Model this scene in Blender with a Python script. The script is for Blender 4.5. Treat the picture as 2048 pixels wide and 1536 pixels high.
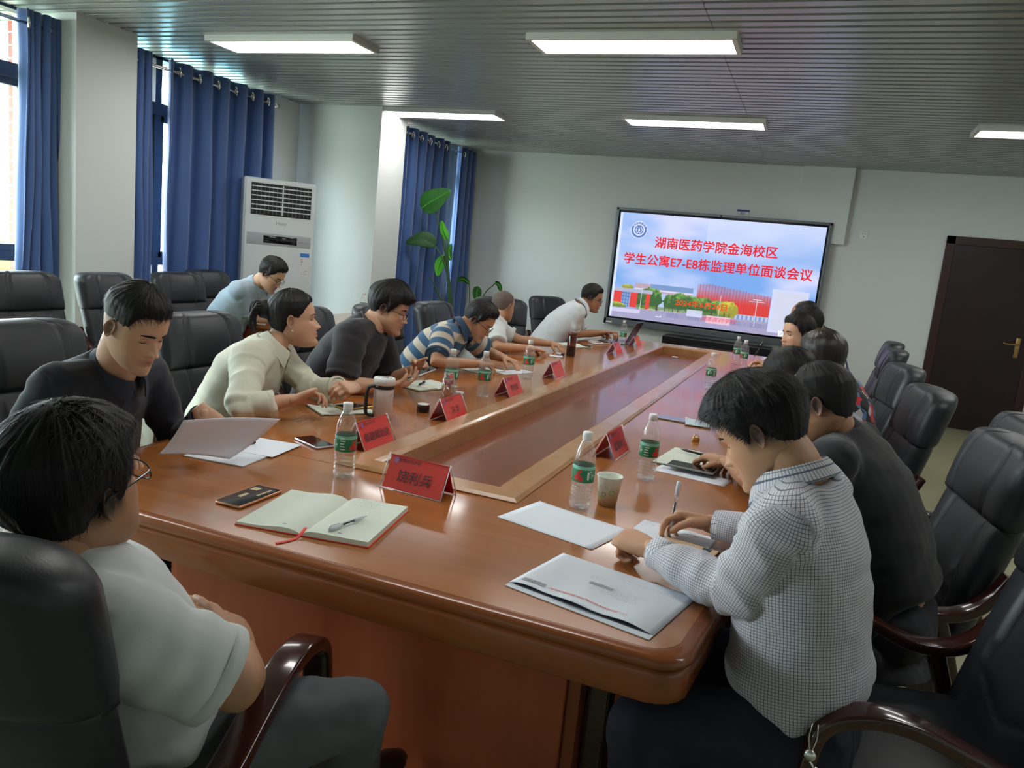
import bpy, bmesh, math, random
import numpy as np
from mathutils import Vector, Matrix
random.seed(5); np.random.seed(5)
for o in list(bpy.data.objects): bpy.data.objects.remove(o)
SC = bpy.context.scene
COL = SC.collection
PI = math.pi

# ---------------------------------------------------------------- camera
CAMH = 1.48
def camera():
    y, t, r = math.radians(20.427), math.radians(9.503), math.radians(5.749)
    f = np.array([-math.sin(y)*math.cos(t), math.cos(y)*math.cos(t), -math.sin(t)])
    x = np.array([math.cos(y), math.sin(y), 0.0]); u = np.cross(x, f)
    x2 = math.cos(r)*x + math.sin(r)*u; u2 = -math.sin(r)*x + math.cos(r)*u
    cd = bpy.data.cameras.new('camera'); co = bpy.data.objects.new('camera', cd); COL.objects.link(co)
    m = Matrix.Identity(4)
    for i in range(3):
        m[i][0] = x2[i]; m[i][1] = u2[i]; m[i][2] = -f[i]
    m[0][3], m[1][3], m[2][3] = 0, 0, CAMH
    co.matrix_world = m
    cd.sensor_width = 36; cd.lens = 1544.0/2048*36
    cd.clip_start = 0.05; cd.clip_end = 300
    SC.camera = co
camera()
# ---------------------------------------------------------------- world, lights, exposure
SC.view_settings.view_transform = 'Standard'; SC.view_settings.look = 'None'
SC.view_settings.gamma = 1; SC.view_settings.use_curve_mapping = False
SC.view_settings.exposure = 1.55
SC.cycles.use_denoising = True
SC.cycles.max_bounces = 8; SC.cycles.diffuse_bounces = 4; SC.cycles.glossy_bounces = 4
SC.cycles.transmission_bounces = 8; SC.cycles.transparent_max_bounces = 16
SC.cycles.caustics_reflective = False; SC.cycles.caustics_refractive = False
SC.cycles.sample_clamp_indirect = 6
W = bpy.data.worlds.new('sky'); SC.world = W; W.use_nodes = True
wn = W.node_tree; wn.nodes.clear()
wo = wn.nodes.new('ShaderNodeOutputWorld'); wb = wn.nodes.new('ShaderNodeBackground')
wt = wn.nodes.new('ShaderNodeTexCoord'); ws = wn.nodes.new('ShaderNodeSeparateXYZ'); wr = wn.nodes.new('ShaderNodeValToRGB')
wn.links.new(wt.outputs['Generated'], ws.inputs[0]); wn.links.new(ws.outputs['Z'], wr.inputs[0])
wr.color_ramp.elements[0].position = 0.0; wr.color_ramp.elements[0].color = (0.86, 0.93, 0.97, 1)
wr.color_ramp.elements[1].position = 0.6; wr.color_ramp.elements[1].color = (0.80, 0.90, 1.0, 1)
wn.links.new(wr.outputs[0], wb.inputs['Color']); wb.inputs['Strength'].default_value = 9.0
wn.links.new(wb.outputs[0], wo.inputs['Surface'])
CEIL = 2.82
PANEL_E = 6      # brightness of the ceiling light panels
def portal(x, y, z, sy, sz):
    l = bpy.data.lights.new('window_daylight_portal', 'AREA'); l.shape = 'RECTANGLE'; l.size = sz; l.size_y = sy
    l.cycles.is_portal = True
    o = bpy.data.objects.new('window_daylight_portal', l); COL.objects.link(o)
    o.location = (x, y, z); o.rotation_euler = (0, -PI/2, 0)
for a in ((-5.75, -.2, 1.5, 1.6, 2.5), (-5.75, 3.0, 1.5, 2.2, 2.5), (-5.75, 5.95, 1.5, 2.3, 2.5), (-5.15, 8.85, 1.5, 2.2, 2.5)):
    portal(*a)

# ---------------------------------------------------------------- materials
MATS = {}
def mat(name, col, rough=.5, metal=0., bump=None, noise=None, spec=.5, coat=0., emis=None, trans=0., ior=1.45, sss=0., alpha=1., sheen=0.):
    """noise=(scale(3), colour2, contrast) ; bump=(scale, strength, dist)"""
    if name in MATS: return MATS[name]
    m = bpy.data.materials.new(name); m.use_nodes = True; nt = m.node_tree; b = nt.nodes['Principled BSDF']
    b.inputs['Base Color'].default_value = (*col, 1); b.inputs['Roughness'].default_value = rough
    b.inputs['Metallic'].default_value = metal; b.inputs['Specular IOR Level'].default_value = spec
    b.inputs['Coat Weight'].default_value = coat; b.inputs['Coat Roughness'].default_value = .08
    b.inputs['Transmission Weight'].default_value = trans; b.inputs['IOR'].default_value = ior
    b.inputs['Alpha'].default_value = alpha
    b.inputs['Sheen Weight'].default_value = sheen
    if sss:
        b.inputs['Subsurface Weight'].default_value = sss; b.inputs['Subsurface Radius'].default_value = (.012, .005, .003)
    if emis:
        b.inputs['Emission Color'].default_value = (*emis[:3], 1); b.inputs['Emission Strength'].default_value = emis[3]
    if noise or bump:
        tc = nt.nodes.new('ShaderNodeTexCoord')
    if noise:
        mp = nt.nodes.new('ShaderNodeMapping'); mp.inputs['Scale'].default_value = noise[0]
        n = nt.nodes.new('ShaderNodeTexNoise'); n.inputs['Scale'].default_value = 1; n.inputs['Detail'].default_value = 5; n.inputs['Roughness'].default_value = .6
        n.inputs['Distortion'].default_value = .6
        r = nt.nodes.new('ShaderNodeValToRGB'); c = noise[2]
        r.color_ramp.elements[0].position = .5-c; r.color_ramp.elements[1].position = .5+c
        r.color_ramp.elements[0].color = (*col, 1); r.color_ramp.elements[1].color = (*noise[1], 1)
        nt.links.new(tc.outputs['Object'], mp.inputs[0]); nt.links.new(mp.outputs[0], n.inputs['Vector'])
        nt.links.new(n.outputs['Fac'], r.inputs[0]); nt.links.new(r.outputs[0], b.inputs['Base Color'])
    if bump:
        n2 = nt.nodes.new('ShaderNodeTexNoise'); n2.inputs['Scale'].default_value = bump[0]; n2.inputs['Detail'].default_value = 3
        bp = nt.nodes.new('ShaderNodeBump'); bp.inputs['Strength'].default_value = bump[1]; bp.inputs['Distance'].default_value = bump[2]
        nt.links.new(tc.outputs['Object'], n2.inputs['Vector']); nt.links.new(n2.outputs['Fac'], bp.inputs['Height'])
        nt.links.new(bp.outputs[0], b.inputs['Normal'])
    MATS[name] = m
    return m
def clear_mat(name, tint, rough=.03, thick=.35, painted_glare=0.):
    """thin clear plastic or glass: mostly lets light through, glossy at the rim"""
    if name in MATS: return MATS[name]
    m = bpy.data.materials.new(name); m.use_nodes = True; nt = m.node_tree; nt.nodes.clear()
    o = nt.nodes.new('ShaderNodeOutputMaterial'); mx = nt.nodes.new('ShaderNodeMixShader')
    t = nt.nodes.new('ShaderNodeBsdfTransparent'); g = nt.nodes.new('ShaderNodeBsdfGlossy'); lw = nt.nodes.new('ShaderNodeLayerWeight')
    t.inputs[0].default_value = (*tint, 1); g.inputs['Roughness'].default_value = rough; g.inputs[0].default_value = (1, 1, 1, 1)
    lw.inputs['Blend'].default_value = .5
    pw = nt.nodes.new('ShaderNodeMath'); pw.operation = 'POWER'; pw.inputs[1].default_value = 3.5
    ma = nt.nodes.new('ShaderNodeMath'); ma.operation = 'MULTIPLY_ADD'; ma.inputs[1].default_value = min(.9, thick*2.2); ma.inputs[2].default_value = .03+thick*.06
    nt.links.new(lw.outputs['Facing'], pw.inputs[0]); nt.links.new(pw.outputs[0], ma.inputs[0])
    nt.links.new(ma.outputs[0], mx.inputs[0]); nt.links.new(t.outputs[0], mx.inputs[1]); nt.links.new(g.outputs[0], mx.inputs[2])
    if painted_glare:
        d = nt.nodes.new('ShaderNodeBsdfDiffuse'); d.inputs[0].default_value = (.9, .92, .92, 1); m2 = nt.nodes.new('ShaderNodeMixShader'); m2.inputs[0].default_value = painted_glare  # white diffuse share stands in for window reflections on the plastic
        nt.links.new(mx.outputs[0], m2.inputs[1]); nt.links.new(d.outputs[0], m2.inputs[2]); mx = m2
    nt.links.new(mx.outputs[0], o.inputs['Surface'])
    MATS[name] = m
    return m
def attr_mat(name, rough=.5, sss=0., bump=None, emis=0., attr='tint', sheen=0.):
    """base colour read from the mesh's own colour attribute"""
    if name in MATS: return MATS[name]
    m = mat(name, (.5, .5, .5), rough, sss=sss, bump=bump, sheen=sheen); nt = m.node_tree; b = nt.nodes['Principled BSDF']
    a = nt.nodes.new('ShaderNodeAttribute'); a.attribute_name = attr
    nt.links.new(a.outputs['Color'], b.inputs['Base Color'])
    if emis:
        b.inputs['Base Color'].default_value = (0, 0, 0, 1)
        for l in list(b.inputs['Base Color'].links): nt.links.remove(l)
        nt.links.new(a.outputs['Color'], b.inputs['Emission Color']); b.inputs['Emission Strength'].default_value = emis
    return m
def s2l(h):
    c = [int(h[i:i+2], 16)/255 for i in (0, 2, 4)]
    return tuple(x/12.92 if x <= .04045 else ((x+.055)/1.055)**2.4 for x in c)

# ---------------------------------------------------------------- mesh helpers
def vnoise(P, seed=0):
    """value noise in [-1,1], vectorised"""
    P = np.asarray(P, float); i = np.floor(P).astype(np.int64); f = P-i; f = f*f*(3-2*f)
    out = 0
    for dx in (0, 1):
        for dy in (0, 1):
            for dz in (0, 1):
                h = (i[:, 0]+dx)*374761393 + (i[:, 1]+dy)*668265263 + (i[:, 2]+dz)*2147483647 + seed*1274126177
                h = (h ^ (h >> 13))*1274126177; h = (h ^ (h >> 16)) & 0xffff
                w = (f[:, 0] if dx else 1-f[:, 0])*(f[:, 1] if dy else 1-f[:, 1])*(f[:, 2] if dz else 1-f[:, 2])
                out = out + w*(h/32767.5-1)
    return out
class MB:
    """collects vertices and faces (with a material slot number) into one mesh"""
    def __init__(s): s.V = []; s.F = []; s.M = []; s.n = 0
    def add(s, V, F, m=0):
        V = np.asarray(V, float).reshape(-1, 3); k = s.n
        s.V.append(V); s.F += [tuple(i+k for i in f) for f in F]; s.M += [m]*len(F); s.n += len(V)
        return s
    def verts(s): return np.concatenate(s.V)
    def xf(s, M):
        M = np.array(M)
        s.V = [v @ M[:3, :3].T + M[:3, 3] for v in s.V]; return s
    def join(s, o, m=None):
        s.add(o.verts(), o.F, 0); k = len(o.F)
        s.M[-k:] = o.M if m is None else [m]*k; return s
def rawmesh(name, mb):
    me = bpy.data.meshes.new(name); me.from_pydata(mb.verts().tolist(), [], mb.F); me.update()
    return me
def obj(name, mb, mats, parent=None, smooth=True, angle=None, kind=None, label=None, loc=None):
    me = mb if isinstance(mb, bpy.types.Mesh) else rawmesh(name, mb)
    if not isinstance(mats, (list, tuple)): mats = [mats]
    for m in mats: me.materials.append(m)
    if isinstance(mb, MB) and len(mats) > 1: me.polygons.foreach_set('material_index', mb.M)
    if isinstance(mb, MB):
        bm = bmesh.new(); bm.from_mesh(me); bmesh.ops.recalc_face_normals(bm, faces=bm.faces)
        bm.to_mesh(me); bm.free()
    if smooth:
        me.polygons.foreach_set('use_smooth', [True]*len(me.polygons))
        if angle is not None:
            me.set_sharp_from_angle(angle=math.radians(angle))
    o = bpy.data.objects.new(name, me); COL.objects.link(o)
    if parent is not None: o.parent = parent
    if kind: o['kind'] = kind
    if label: o['label'] = label
    if loc is not None: o.location = loc
    return o
def tag(o, label, cat, group=None):
    o['label'] = label; o['category'] = cat
    if group: o['group'] = group
    return o
def thing(name, label, cat, loc=(0, 0, 0), rz=0, group=None):
    o = bpy.data.objects.new(name, None); COL.objects.link(o); o.location = loc; o.rotation_euler = (0, 0, rz)
    o.empty_display_size = .1
    return tag(o, label, cat, group)
def dup(root, loc, rz, label, group=None):
    r = root.copy(); COL.objects.link(r); r.location = loc; r.rotation_euler = (0, 0, rz); r['label'] = label
    if group: r['group'] = group
    for ch in list(root.children):
        c = ch.copy(); COL.objects.link(c); c.parent = r
        for g in ch.children:
            d = g.copy(); COL.objects.link(d); d.parent = c
    return r
def box(x0, x1, y0, y1, z0, z1, bev=0., seg=2, M=None):
    b = MB()
    if bev <= 0:
        V = [(x, y, z) for x in (x0, x1) for y in (y0, y1) for z in (z0, z1)]
        b.add(V, [(0, 1, 3, 2), (4, 6, 7, 5), (0, 4, 5, 1), (2, 3, 7, 6), (0, 2, 6, 4), (1, 5, 7, 3)])
    else:
        bm = bmesh.new(); bmesh.ops.create_cube(bm, size=1)
        for v in bm.verts: v.co = Vector(((x0+x1)/2+v.co.x*(x1-x0), (y0+y1)/2+v.co.y*(y1-y0), (z0+z1)/2+v.co.z*(z1-z0)))
        bmesh.ops.bevel(bm, geom=list(bm.edges), offset=min(bev, .49*min(x1-x0, y1-y0, z1-z0)), segments=seg, profile=.5, affect='EDGES')
        bm.verts.index_update()
        b.add([v.co[:] for v in bm.verts], [tuple(v.index for v in f.verts) for f in bm.faces]); bm.free()
    if M is not None: b.xf(M)
    return b
def lathe(prof, n=24, closed_ends=True, cx=0, cy=0):
    """prof: list of (r,z)"""
    b = MB(); V = []; F = []
    for r, z in prof:
        for i in range(n):
            a = 2*PI*i/n; V.append((cx+r*math.cos(a), cy+r*math.sin(a), z))
    for k in range(len(prof)-1):
        for i in range(n):
            j = (i+1) % n; F.append((k*n+i, k*n+j, (k+1)*n+j, (k+1)*n+i))
    if closed_ends:
        F.append(tuple(range(n-1, -1, -1))); F.append(tuple((len(prof)-1)*n+i for i in range(n)))
    b.add(V, F); return b
def catmull(P, n):
    P = np.asarray(P, float); m = len(P)
    Q = np.vstack([2*P[0]-P[1], P, 2*P[-1]-P[-2]]); out = []
    for i in range(m-1):
        p0, p1, p2, p3 = Q[i:i+4]
        for k in range(n):
            t = k/n; out.append(.5*((2*p1)+(-p0+p2)*t+(2*p0-5*p1+4*p2-p3)*t*t+(-p0+3*p1-3*p2+p3)*t**3))
    out.append(P[-1]); return np.array(out)
def nrm(v): v = np.asarray(v, float); return v/(np.linalg.norm(v)+1e-12)
def rings_mesh(R, cap=True):
    """R: list of (k,3) rings"""
    b = MB(); n = len(R[0]); V = np.concatenate(R); F = []
    for k in range(len(R)-1):
        for i in range(n):
            j = (i+1) % n; F.append((k*n+i, k*n+j, (k+1)*n+j, (k+1)*n+i))
    if cap:
        F.append(tuple(range(n-1, -1, -1))); F.append(tuple((len(R)-1)*n+i for i in range(n)))
    b.add(V, F); return b
def tube(P, r, n=8, up=(0, 0, 1), sub=0, rb=None, cap=True, rnd=False):
    """swept tube; r may be a list; rb = second radius; rnd: hemispherical ends"""
    P = np.asarray(P, float); rr = np.full(len(P), r) if np.isscalar(r) else np.asarray(r, float)
    rr2 = rr if rb is None else (np.full(len(P), rb) if np.isscalar(rb) else np.asarray(rb, float))
    if sub:
        Q = catmull(np.column_stack([P, rr, rr2]), sub); P, rr, rr2 = Q[:, :3], Q[:, 3], Q[:, 4]
    T = np.gradient(P, axis=0) if len(P) > 2 else np.array([P[-1]-P[0]]*len(P))
    T = T/(np.linalg.norm(T, axis=1)[:, None]+1e-12)
    u = np.asarray(up, float); R = []
    if abs(nrm(u) @ T[0]) > .95: u = np.array([1., 0, 0]) if abs(T[0][0]) < .9 else np.array([0, 1., 0])
    s = None; items = []
    for p, t, a, c in zip(P, T, rr, rr2):
        if s is None: s = nrm(np.cross(t, u))
        else: s = nrm(s - t*(s @ t))
        items.append((p, t, s, nrm(np.cross(s, t)), a, c))
    ang = np.arange(n)*2*PI/n
    def ring(p, s, w, a, c): return p + np.outer(np.cos(ang)*a, s) + np.outer(np.sin(ang)*c, w)
    if rnd:
        p, t, s_, w, a, c = items[0]
        for k in (80, 55, 28): q = math.radians(k); R.append(ring(p - t*min(a, c)*math.sin(q), s_, w, a*math.cos(q), c*math.cos(q)))
    for p, t, s_, w, a, c in items: R.append(ring(p, s_, w, a, c))
    if rnd:
        p, t, s_, w, a, c = items[-1]
        for k in (28, 55, 80): q = math.radians(k); R.append(ring(p + t*min(a, c)*math.sin(q), s_, w, a*math.cos(q), c*math.cos(q)))
    return rings_mesh(R, cap)
def sweep_profile(P, prof, up):
    """sweep a closed 2-D profile (side, up) along path P, keeping a fixed side axis"""
    P = np.asarray(P, float); T = np.gradient(P, axis=0); T /= np.linalg.norm(T, axis=1)[:, None]; R = []
    s = nrm(up)
    for p, t in zip(P, T):
        w = nrm(np.cross(s, t)); R.append(np.array([p + s*a + w*c for a, c in prof]))
    return rings_mesh(R)
def rrect(a, c, r, k=3):
    out = []
    for cx, cy, a0 in ((a-r, c-r, 0), (-a+r, c-r, 90), (-a+r, -c+r, 180), (a-r, -c+r, 270)):
        for i in range(k+1):
            q = math.radians(a0+90*i/k); out.append((cx+r*math.cos(q), cy+r*math.sin(q)))
    return out
def prism(poly, z0, z1, M=None):
    n = len(poly); b = MB()
    b.add([(x, y, z0) for x, y in poly]+[(x, y, z1) for x, y in poly],
          [tuple(range(n-1, -1, -1)), tuple(range(n, 2*n))]+[(i, (i+1) % n, n+(i+1) % n, n+i) for i in range(n)])
    if M is not None: b.xf(M)
    return b
_tcache = {}
def text(s, size, M=None, fat=0., align='CENTER', sx=1., shear=0.):
    c = bpy.data.curves.new('t', 'FONT'); c.body = s; c.size = size; c.align_x = align; c.align_y = 'CENTER'
    c.resolution_u = 2; c.shear = shear
    o = bpy.data.objects.new('t', c); COL.objects.link(o)
    dg = bpy.context.evaluated_depsgraph_get(); me = bpy.data.meshes.new_from_object(o.evaluated_get(dg))
    b = MB(); V = np.empty(len(me.vertices)*3); me.vertices.foreach_get('co', V)
    b.add(V.reshape(-1, 3)*(sx, 1, 1), [tuple(p.vertices) for p in me.polygons])
    bpy.data.objects.remove(o); bpy.data.curves.remove(c); bpy.data.meshes.remove(me)
    if fat:
        V0, F0, k0 = b.verts(), list(b.F), b.n; b = MB()
        for q, (dx, dy) in enumerate(((0, 0), (1, 0), (-1, 0), (0, 1), (0, -1), (.7, .7), (-.7, .7), (.7, -.7), (-.7, -.7))): b.add(V0+np.array([dx*fat, dy*fat, -q*.00001]), F0)
    if M is not None: b.xf(M)
    return b
def frame(o, x, y, z=None):
    """4x4 from origin and x, y axes"""
    x = nrm(x); y = nrm(np.asarray(y, float) - x*(x @ np.asarray(y, float))); z = np.cross(x, y)
    M = np.eye(4); M[:3, 0] = x; M[:3, 1] = y; M[:3, 2] = z; M[:3, 3] = o; return M
def RZ(a, loc=(0, 0, 0)):
    M = np.eye(4); M[0, 0] = M[1, 1] = math.cos(a); M[0, 1] = -math.sin(a); M[1, 0] = math.sin(a); M[:3, 3] = loc; return M

m_wall = mat('wall_paint', (.68, .72, .70), .85, bump=(90, .12, .002))
m_ceil = mat('slat_metal', (.46, .48, .475), .33, metal=.55)
m_ceilgap = mat('ceiling_void', (.03, .03, .032), .8)
m_floor = mat('floor_tile', (.30, .285, .17), .35, noise=((2, 2, 2), (.36, .34, .21), .25), spec=.4)
m_wood = mat('table_veneer', (.42, .155, .042), .2, noise=((.8, 9, 9), (.32, .105, .026), .22), coat=.4)
m_woodx = mat('table_veneer_end', (.42, .155, .042), .2, noise=((.8, 9, 9), (.32, .105, .026), .22), coat=.4)
m_woody = mat('table_veneer_side', (.42, .155, .042), .2, noise=((9, .8, 9), (.32, .105, .026), .22), coat=.4)
m_edge = mat('table_edge_veneer', (.30, .085, .022), .24, noise=((.8, 9, 9), (.22, .058, .014), .22), coat=.35)
m_rail = mat('rail_veneer', (.48, .26, .12), .22, noise=((6, 6, 6), (.40, .20, .08), .2), coat=.3)
m_inner = mat('inner_panel_veneer', (.24, .062, .022), .25, noise=((9, .8, 9), (.17, .042, .014), .22), coat=.3)
m_base = mat('base_veneer', (.38, .085, .030), .35, noise=((9, 9, .8), (.29, .060, .020), .22), coat=.1)
m_maho = mat('mahogany_lacquer', (.060, .014, .009), .18, noise=((8, 8, 8), (.035, .009, .006), .2), coat=.6)
m_leather = mat('black_leather', (.018, .021, .025), .42, bump=(260, .25, .001), spec=.55)
m_stitch = mat('leather_seam', (.008, .009, .011), .6)
m_curt = mat('blue_curtain_cloth', (.060, .135, .36), .6, bump=(220, .15, .001), noise=((3, 3, .6), (.045, .105, .29), .3), sheen=.5)
m_steel = mat('brushed_steel', (.75, .73, .70), .22, metal=1.)
m_dark_al = mat('window_aluminium', (.035, .045, .065), .45, metal=.2)
m_glass = clear_mat('window_glass', (.94, .98, .97), .02, .12)
m_acry = clear_mat('clear_acrylic', (.985, .985, .99), .05, .06)
m_pet = clear_mat('clear_pet', (.985, .99, .99), .06, .30, .07)
m_white = mat('white_plastic', (.78, .80, .79), .35)
m_offwhite = mat('ac_white', (.70, .76, .77), .3)
m_black = mat('black_plastic', (.012, .012, .014), .3)
m_blackgloss = mat('black_glass', (.006, .006, .008), .06, coat=.5)
m_red = mat('red_card', (.84, .045, .03), .45)
m_ink = mat('ink', (.03, .02, .03), .6)
m_inkgrey = mat('grey_print', (.35, .36, .38), .7)
m_inkred = mat('red_print', (.75, .22, .20), .7)
m_paper = mat('white_paper', (.72, .76, .82), .7, bump=(60, .05, .001))
m_cream = mat('cream_paper', (.68, .74, .63), .75)
m_door = mat('door_veneer', (.020, .005, .005), .35, noise=((6, 6, 1), (.012, .004, .004), .25))
m_doorframe = mat('door_frame_veneer', (.035, .009, .007), .4)
m_brass = mat('aged_brass', (.42, .27, .10), .35, metal=.9)
m_brick = mat('red_brick', (.42, .07, .045), .8, noise=((14, 14, 14), (.34, .05, .035), .2))
m_mortar = mat('mortar', (.62, .60, .56), .9)
m_green = mat('leaf_green', (.035, .17, .025), .4, noise=((9, 9, 9), (.02, .10, .015), .2))
m_greenl = mat('leaf_bright', (.10, .52, .03), .4)
m_stem = mat('stem_green', (.025, .08, .02), .5)
# ================================================================ the room
YW, XR, YB = 10.02, 3.6, -2.6
def structure(name, mb, m, **k): return obj(name, mb, m, smooth=False, kind='structure', **k)
structure('floor', box(-6.4, XR+.1, YB-.1, YW+.1, -.1, 0), m_floor)
ce = structure('ceiling', box(-6.4, XR+.1, YB-.1, YW+.1, CEIL+.085, CEIL+.2), m_ceilgap)
# u-shaped metal slats, each one a child of the ceiling; the sheets meet at x = -0.75
def slat(x0, x1):
    w, h, t = .034, .05, .002
    pr = [(-w-.016, h), (-w-.016, h-t), (-w, h-t), (-w, 0), (w, 0), (w, h-t), (w+.016, h-t), (w+.016, h)]
    b = MB(); n = len(pr)
    b.add([(x, y, z) for x in (x0, x1) for y, z in pr], [(i, (i+1) % n, n+(i+1) % n, n+i) for i in range(n)]+[tuple(range(n)), tuple(range(2*n-1, n-1, -1))])
    return b
s1 = rawmesh('slat', slat(-6.35, -.752)); s2 = rawmesh('slat', slat(-.748, XR+.05))
for s in (s1, s2): s.materials.append(m_ceil)
PITCH = .105
ny = int((YW-YB)/PITCH)
for i in range(ny):
    y = YW-.06-PITCH*i
    for s in (s1, s2):
        o = bpy.data.objects.new('slat', s); COL.objects.link(o); o.parent = ce; o.location = (0, y, CEIL+.02)
# walls
structure('wall_front', box(-6.4, XR+.1, YW, YW+.12, 0, CEIL+.09), m_wall)
structure('wall_right', box(XR, XR+.12, YB, YW, 0, CEIL+.09), m_wall)
structure('wall_back', box(-6.4, XR+.1, YB-.12, YB, 0, CEIL+.09), m_wall)
XA, XB = -5.55, -4.78     # window planes: front rooms, last bay
wl = MB()
for y0, y1 in ((YB, -1.1), (1.15, 1.75), (4.2, 4.75)):
    pass
wl.join(box(-5.72, -5.08, 4.2, 4.73, 0, CEIL+.09))              # pillar between the first two windows
wl.join(box(-5.72, -5.08, 1.25, 1.8, 0, CEIL+.09))
wl.join(box(-5.72, -5.45, YB, -1.0, 0, CEIL+.09)); wl.join(box(-5.72, -5.45, .6, 1.3, 0, CEIL+.09))
wl.join(box(-5.72, -5.42, 6.60, 7.2, 0, CEIL+.09))
wl.join(box(-5.72, -4.40, 7.2, 7.72, 0, CEIL+.09))             # deep pier behind the air conditioner
wl.join(box(-4.95, -4.78, 7.72, 7.95, 0, CEIL+.09))
wl.join(box(-4.95, -4.78, 9.55, YW, 0, CEIL+.09))
wl.join(box(-4.95, -4.78, 7.95, 9.55, 0, 1.02))                 # sill wall below the last window
wl.join(box(-4.95, -4.66, 9.72, YW, 0, CEIL+.09))
structure('wall_left', wl, m_wall)
structure('wall_panel', box(-.33, .24, YW-.09, YW, 1.97, CEIL+.09, .004), m_wall)['label'] = 'boxed-out strip of wall under the ceiling above the screen'
for o in list(COL.objects):
    if o.name == 'wall_panel': o.name = 'trim_1'
structure('baseboard_front', box(-4.6, 1.22, YW-.012, YW, 0, .09), mat('baseboard_dark', (.06, .04, .035), .5))
structure('baseboard_right', box(2.42, XR, YW-.012, YW, 0, .09), MATS['baseboard_dark'])

# windows ------------------------------------------------------------------------
def window(name, x, y0, y1, zb, nsash):
    e = bpy.data.objects.new(name, None); COL.objects.link(e); e['kind'] = 'structure'; e.location = (x, y0, 0)
    L = y1-y0; f = MB(); z1 = CEIL+.05
    f.join(box(-.05, .05, 0, L, zb, zb+.05)); f.join(box(-.05, .05, 0, L, z1-.05, z1))
    f.join(box(-.05, .05, 0, .05, zb, z1)); f.join(box(-.05, .05, L-.05, L, zb, z1))
    f.join(box(-.05, .06, 0, L, 2.36, 2.46))
    if zb < .5: f.join(box(-.05, .06, 0, L, 1.07, 1.14))
    for k in range(1, nsash): f.join(box(-.045, .05, L*k/nsash-.035, L*k/nsash+.035, zb, z1))
    obj('window_frame', f, m_dark_al, e, smooth=False)
    for k in range(nsash):
        a, b_ = L*k/nsash+.05, L*(k+1)/nsash-.05
        for za, zc in (((zb+.05, 1.07), (1.14, 2.36), (2.46, z1-.05)) if zb < .5 else ((zb+.05, 2.36), (2.46, z1-.05))):
            obj('window_pane', box(-.004, .004, a, b_, za, zc), m_glass, e, smooth=False)
        sa = MB(); za, zc = (1.14, 2.36) if zb < .5 else (zb+.05, 2.36)
        for bb in ((a-.02, b_+.02, za, za+.05), (a-.02, b_+.02, zc-.05, zc), (a-.02, a+.03, za, zc), (b_-.03, b_+.02, za, zc)):
            sa.join(box(-.02, .03, *bb))
        obj('window_sash', sa, m_dark_al, e, smooth=False)
    if zb < .5:
        r = MB()
        r.join(tube([(.12, .02, .98), (.12, L-.02, .98)], .022, 8)); r.join(tube([(.12, .02, .25), (.12, L-.02, .25)], .015, 8))
        for k in range(int(L/.13)): r.join(tube([(.12, .1+k*.13, .25), (.12, .1+k*.13, .98)], .008, 6))
        obj('guard_rail', r, m_dark_al, e)
    return e
window('window_1', XA, 1.8, 4.2, .06, 3)
window('window_2', XA, 4.73, 6.60, .06, 3)
window('window_3', -4.86, 7.95, 9.55, 1.02, 2)
window('window_4', XA, -1.0, .6, .06, 2)
# outside: brick pier, land, distant trees and roofs ------------------------------------
def brick_pier(x, y0, y1, label, z1=3.6, dx=.22):
    t = thing('brick_pier', label, 'pillar', (x, y0, 0))
    L = y1-y0
    obj('mortar_core', box(.012, dx-.012, .012, L-.012, -2.5, z1), m_mortar, t, smooth=False)
    me = rawmesh('brick', box(0, dx, 0, L*.5-.006, 0, .082)); me.materials.append(m_brick)
    me3 = rawmesh('brick', box(0, dx, 0, L*.25-.006, 0, .082)); me3.materials.append(m_brick)
    for k in range(int((z1-.3)/.095)):
        if k % 2 == 0: cs = ((me, 0), (me, L*.5))
        else: cs = ((me3, 0), (me, L*.25), (me3, L*.75))
        for m_, yy in cs:
            b = bpy.data.objects.new('brick', m_); COL.objects.link(b); b.parent = t; b.location = (0, yy+.003, .3+k*.095)
brick_pier(-5.99, 4.36, 4.75, 'red brick pier outside the left window beside the pale pillar')
brick_pier(-5.5, 9.35, 10.1, 'red brick pier outside the far window behind the tall plant')
structure('trim_1_ground', box(-160, -8, -60, 140, -9.2, -9), mat('outside_ground', (.26, .30, .17), .9, noise=((.05, .05, .05), (.32, .33, .26), .2)))
for o in list(COL.objects):
    if o.name == 'trim_1_ground': o.name = 'distant_ground'
rt = mat('outside_tree', (.07, .13, .025), .9, noise=((3, 3, 3), (.20, .24, .05), .2))
rr_ = mat('outside_roof', (.35, .28, .25), .8)
def far_tree(x, y, z, h, label):
    t = thing('distant_tree', label, 'tree', (x, y, -9))
    b = MB()
    for k in range(7):
        a = k*2.4; s = h*.28
        q = lathe([(s*.05, -s), (s*.6, -s*.75), (s*.95, -s*.2), (s*.9, s*.3), (s*.5, s*.8), (s*.05, s)], 10)
        q.xf(RZ(a, (math.cos(a)*h*.25, math.sin(a)*h*.25, h*.62+(k % 3)*h*.12))); b.join(q)
    V = b.verts(); n = vnoise(V*1.3, 3); b.V = [V*(1+.0)+np.outer(n, (1, 1, .6))*h*.07]
    obj('crown', b, rt, t)
    obj('trunk', tube([(0, 0, 0), (0, 0, h*.6)], h*.04, 8), mat('outside_trunk', (.10, .07, .05), .9), t)
far_tree(-26, 17.4, -9, 6.5, 'round green tree far outside the left window, the nearer one')
far_tree(-46, 33.0, -9, 9, 'larger green tree far outside the left window, behind the nearer one')
t = thing('distant_building', 'low pale building far outside the left window', 'building', (-70, 51, -9), 0)
obj('wall', box(-4, 4, -5, 5, 0, 5), mat('outside_wall', (.6, .6, .58), .8), t, smooth=False)
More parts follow.
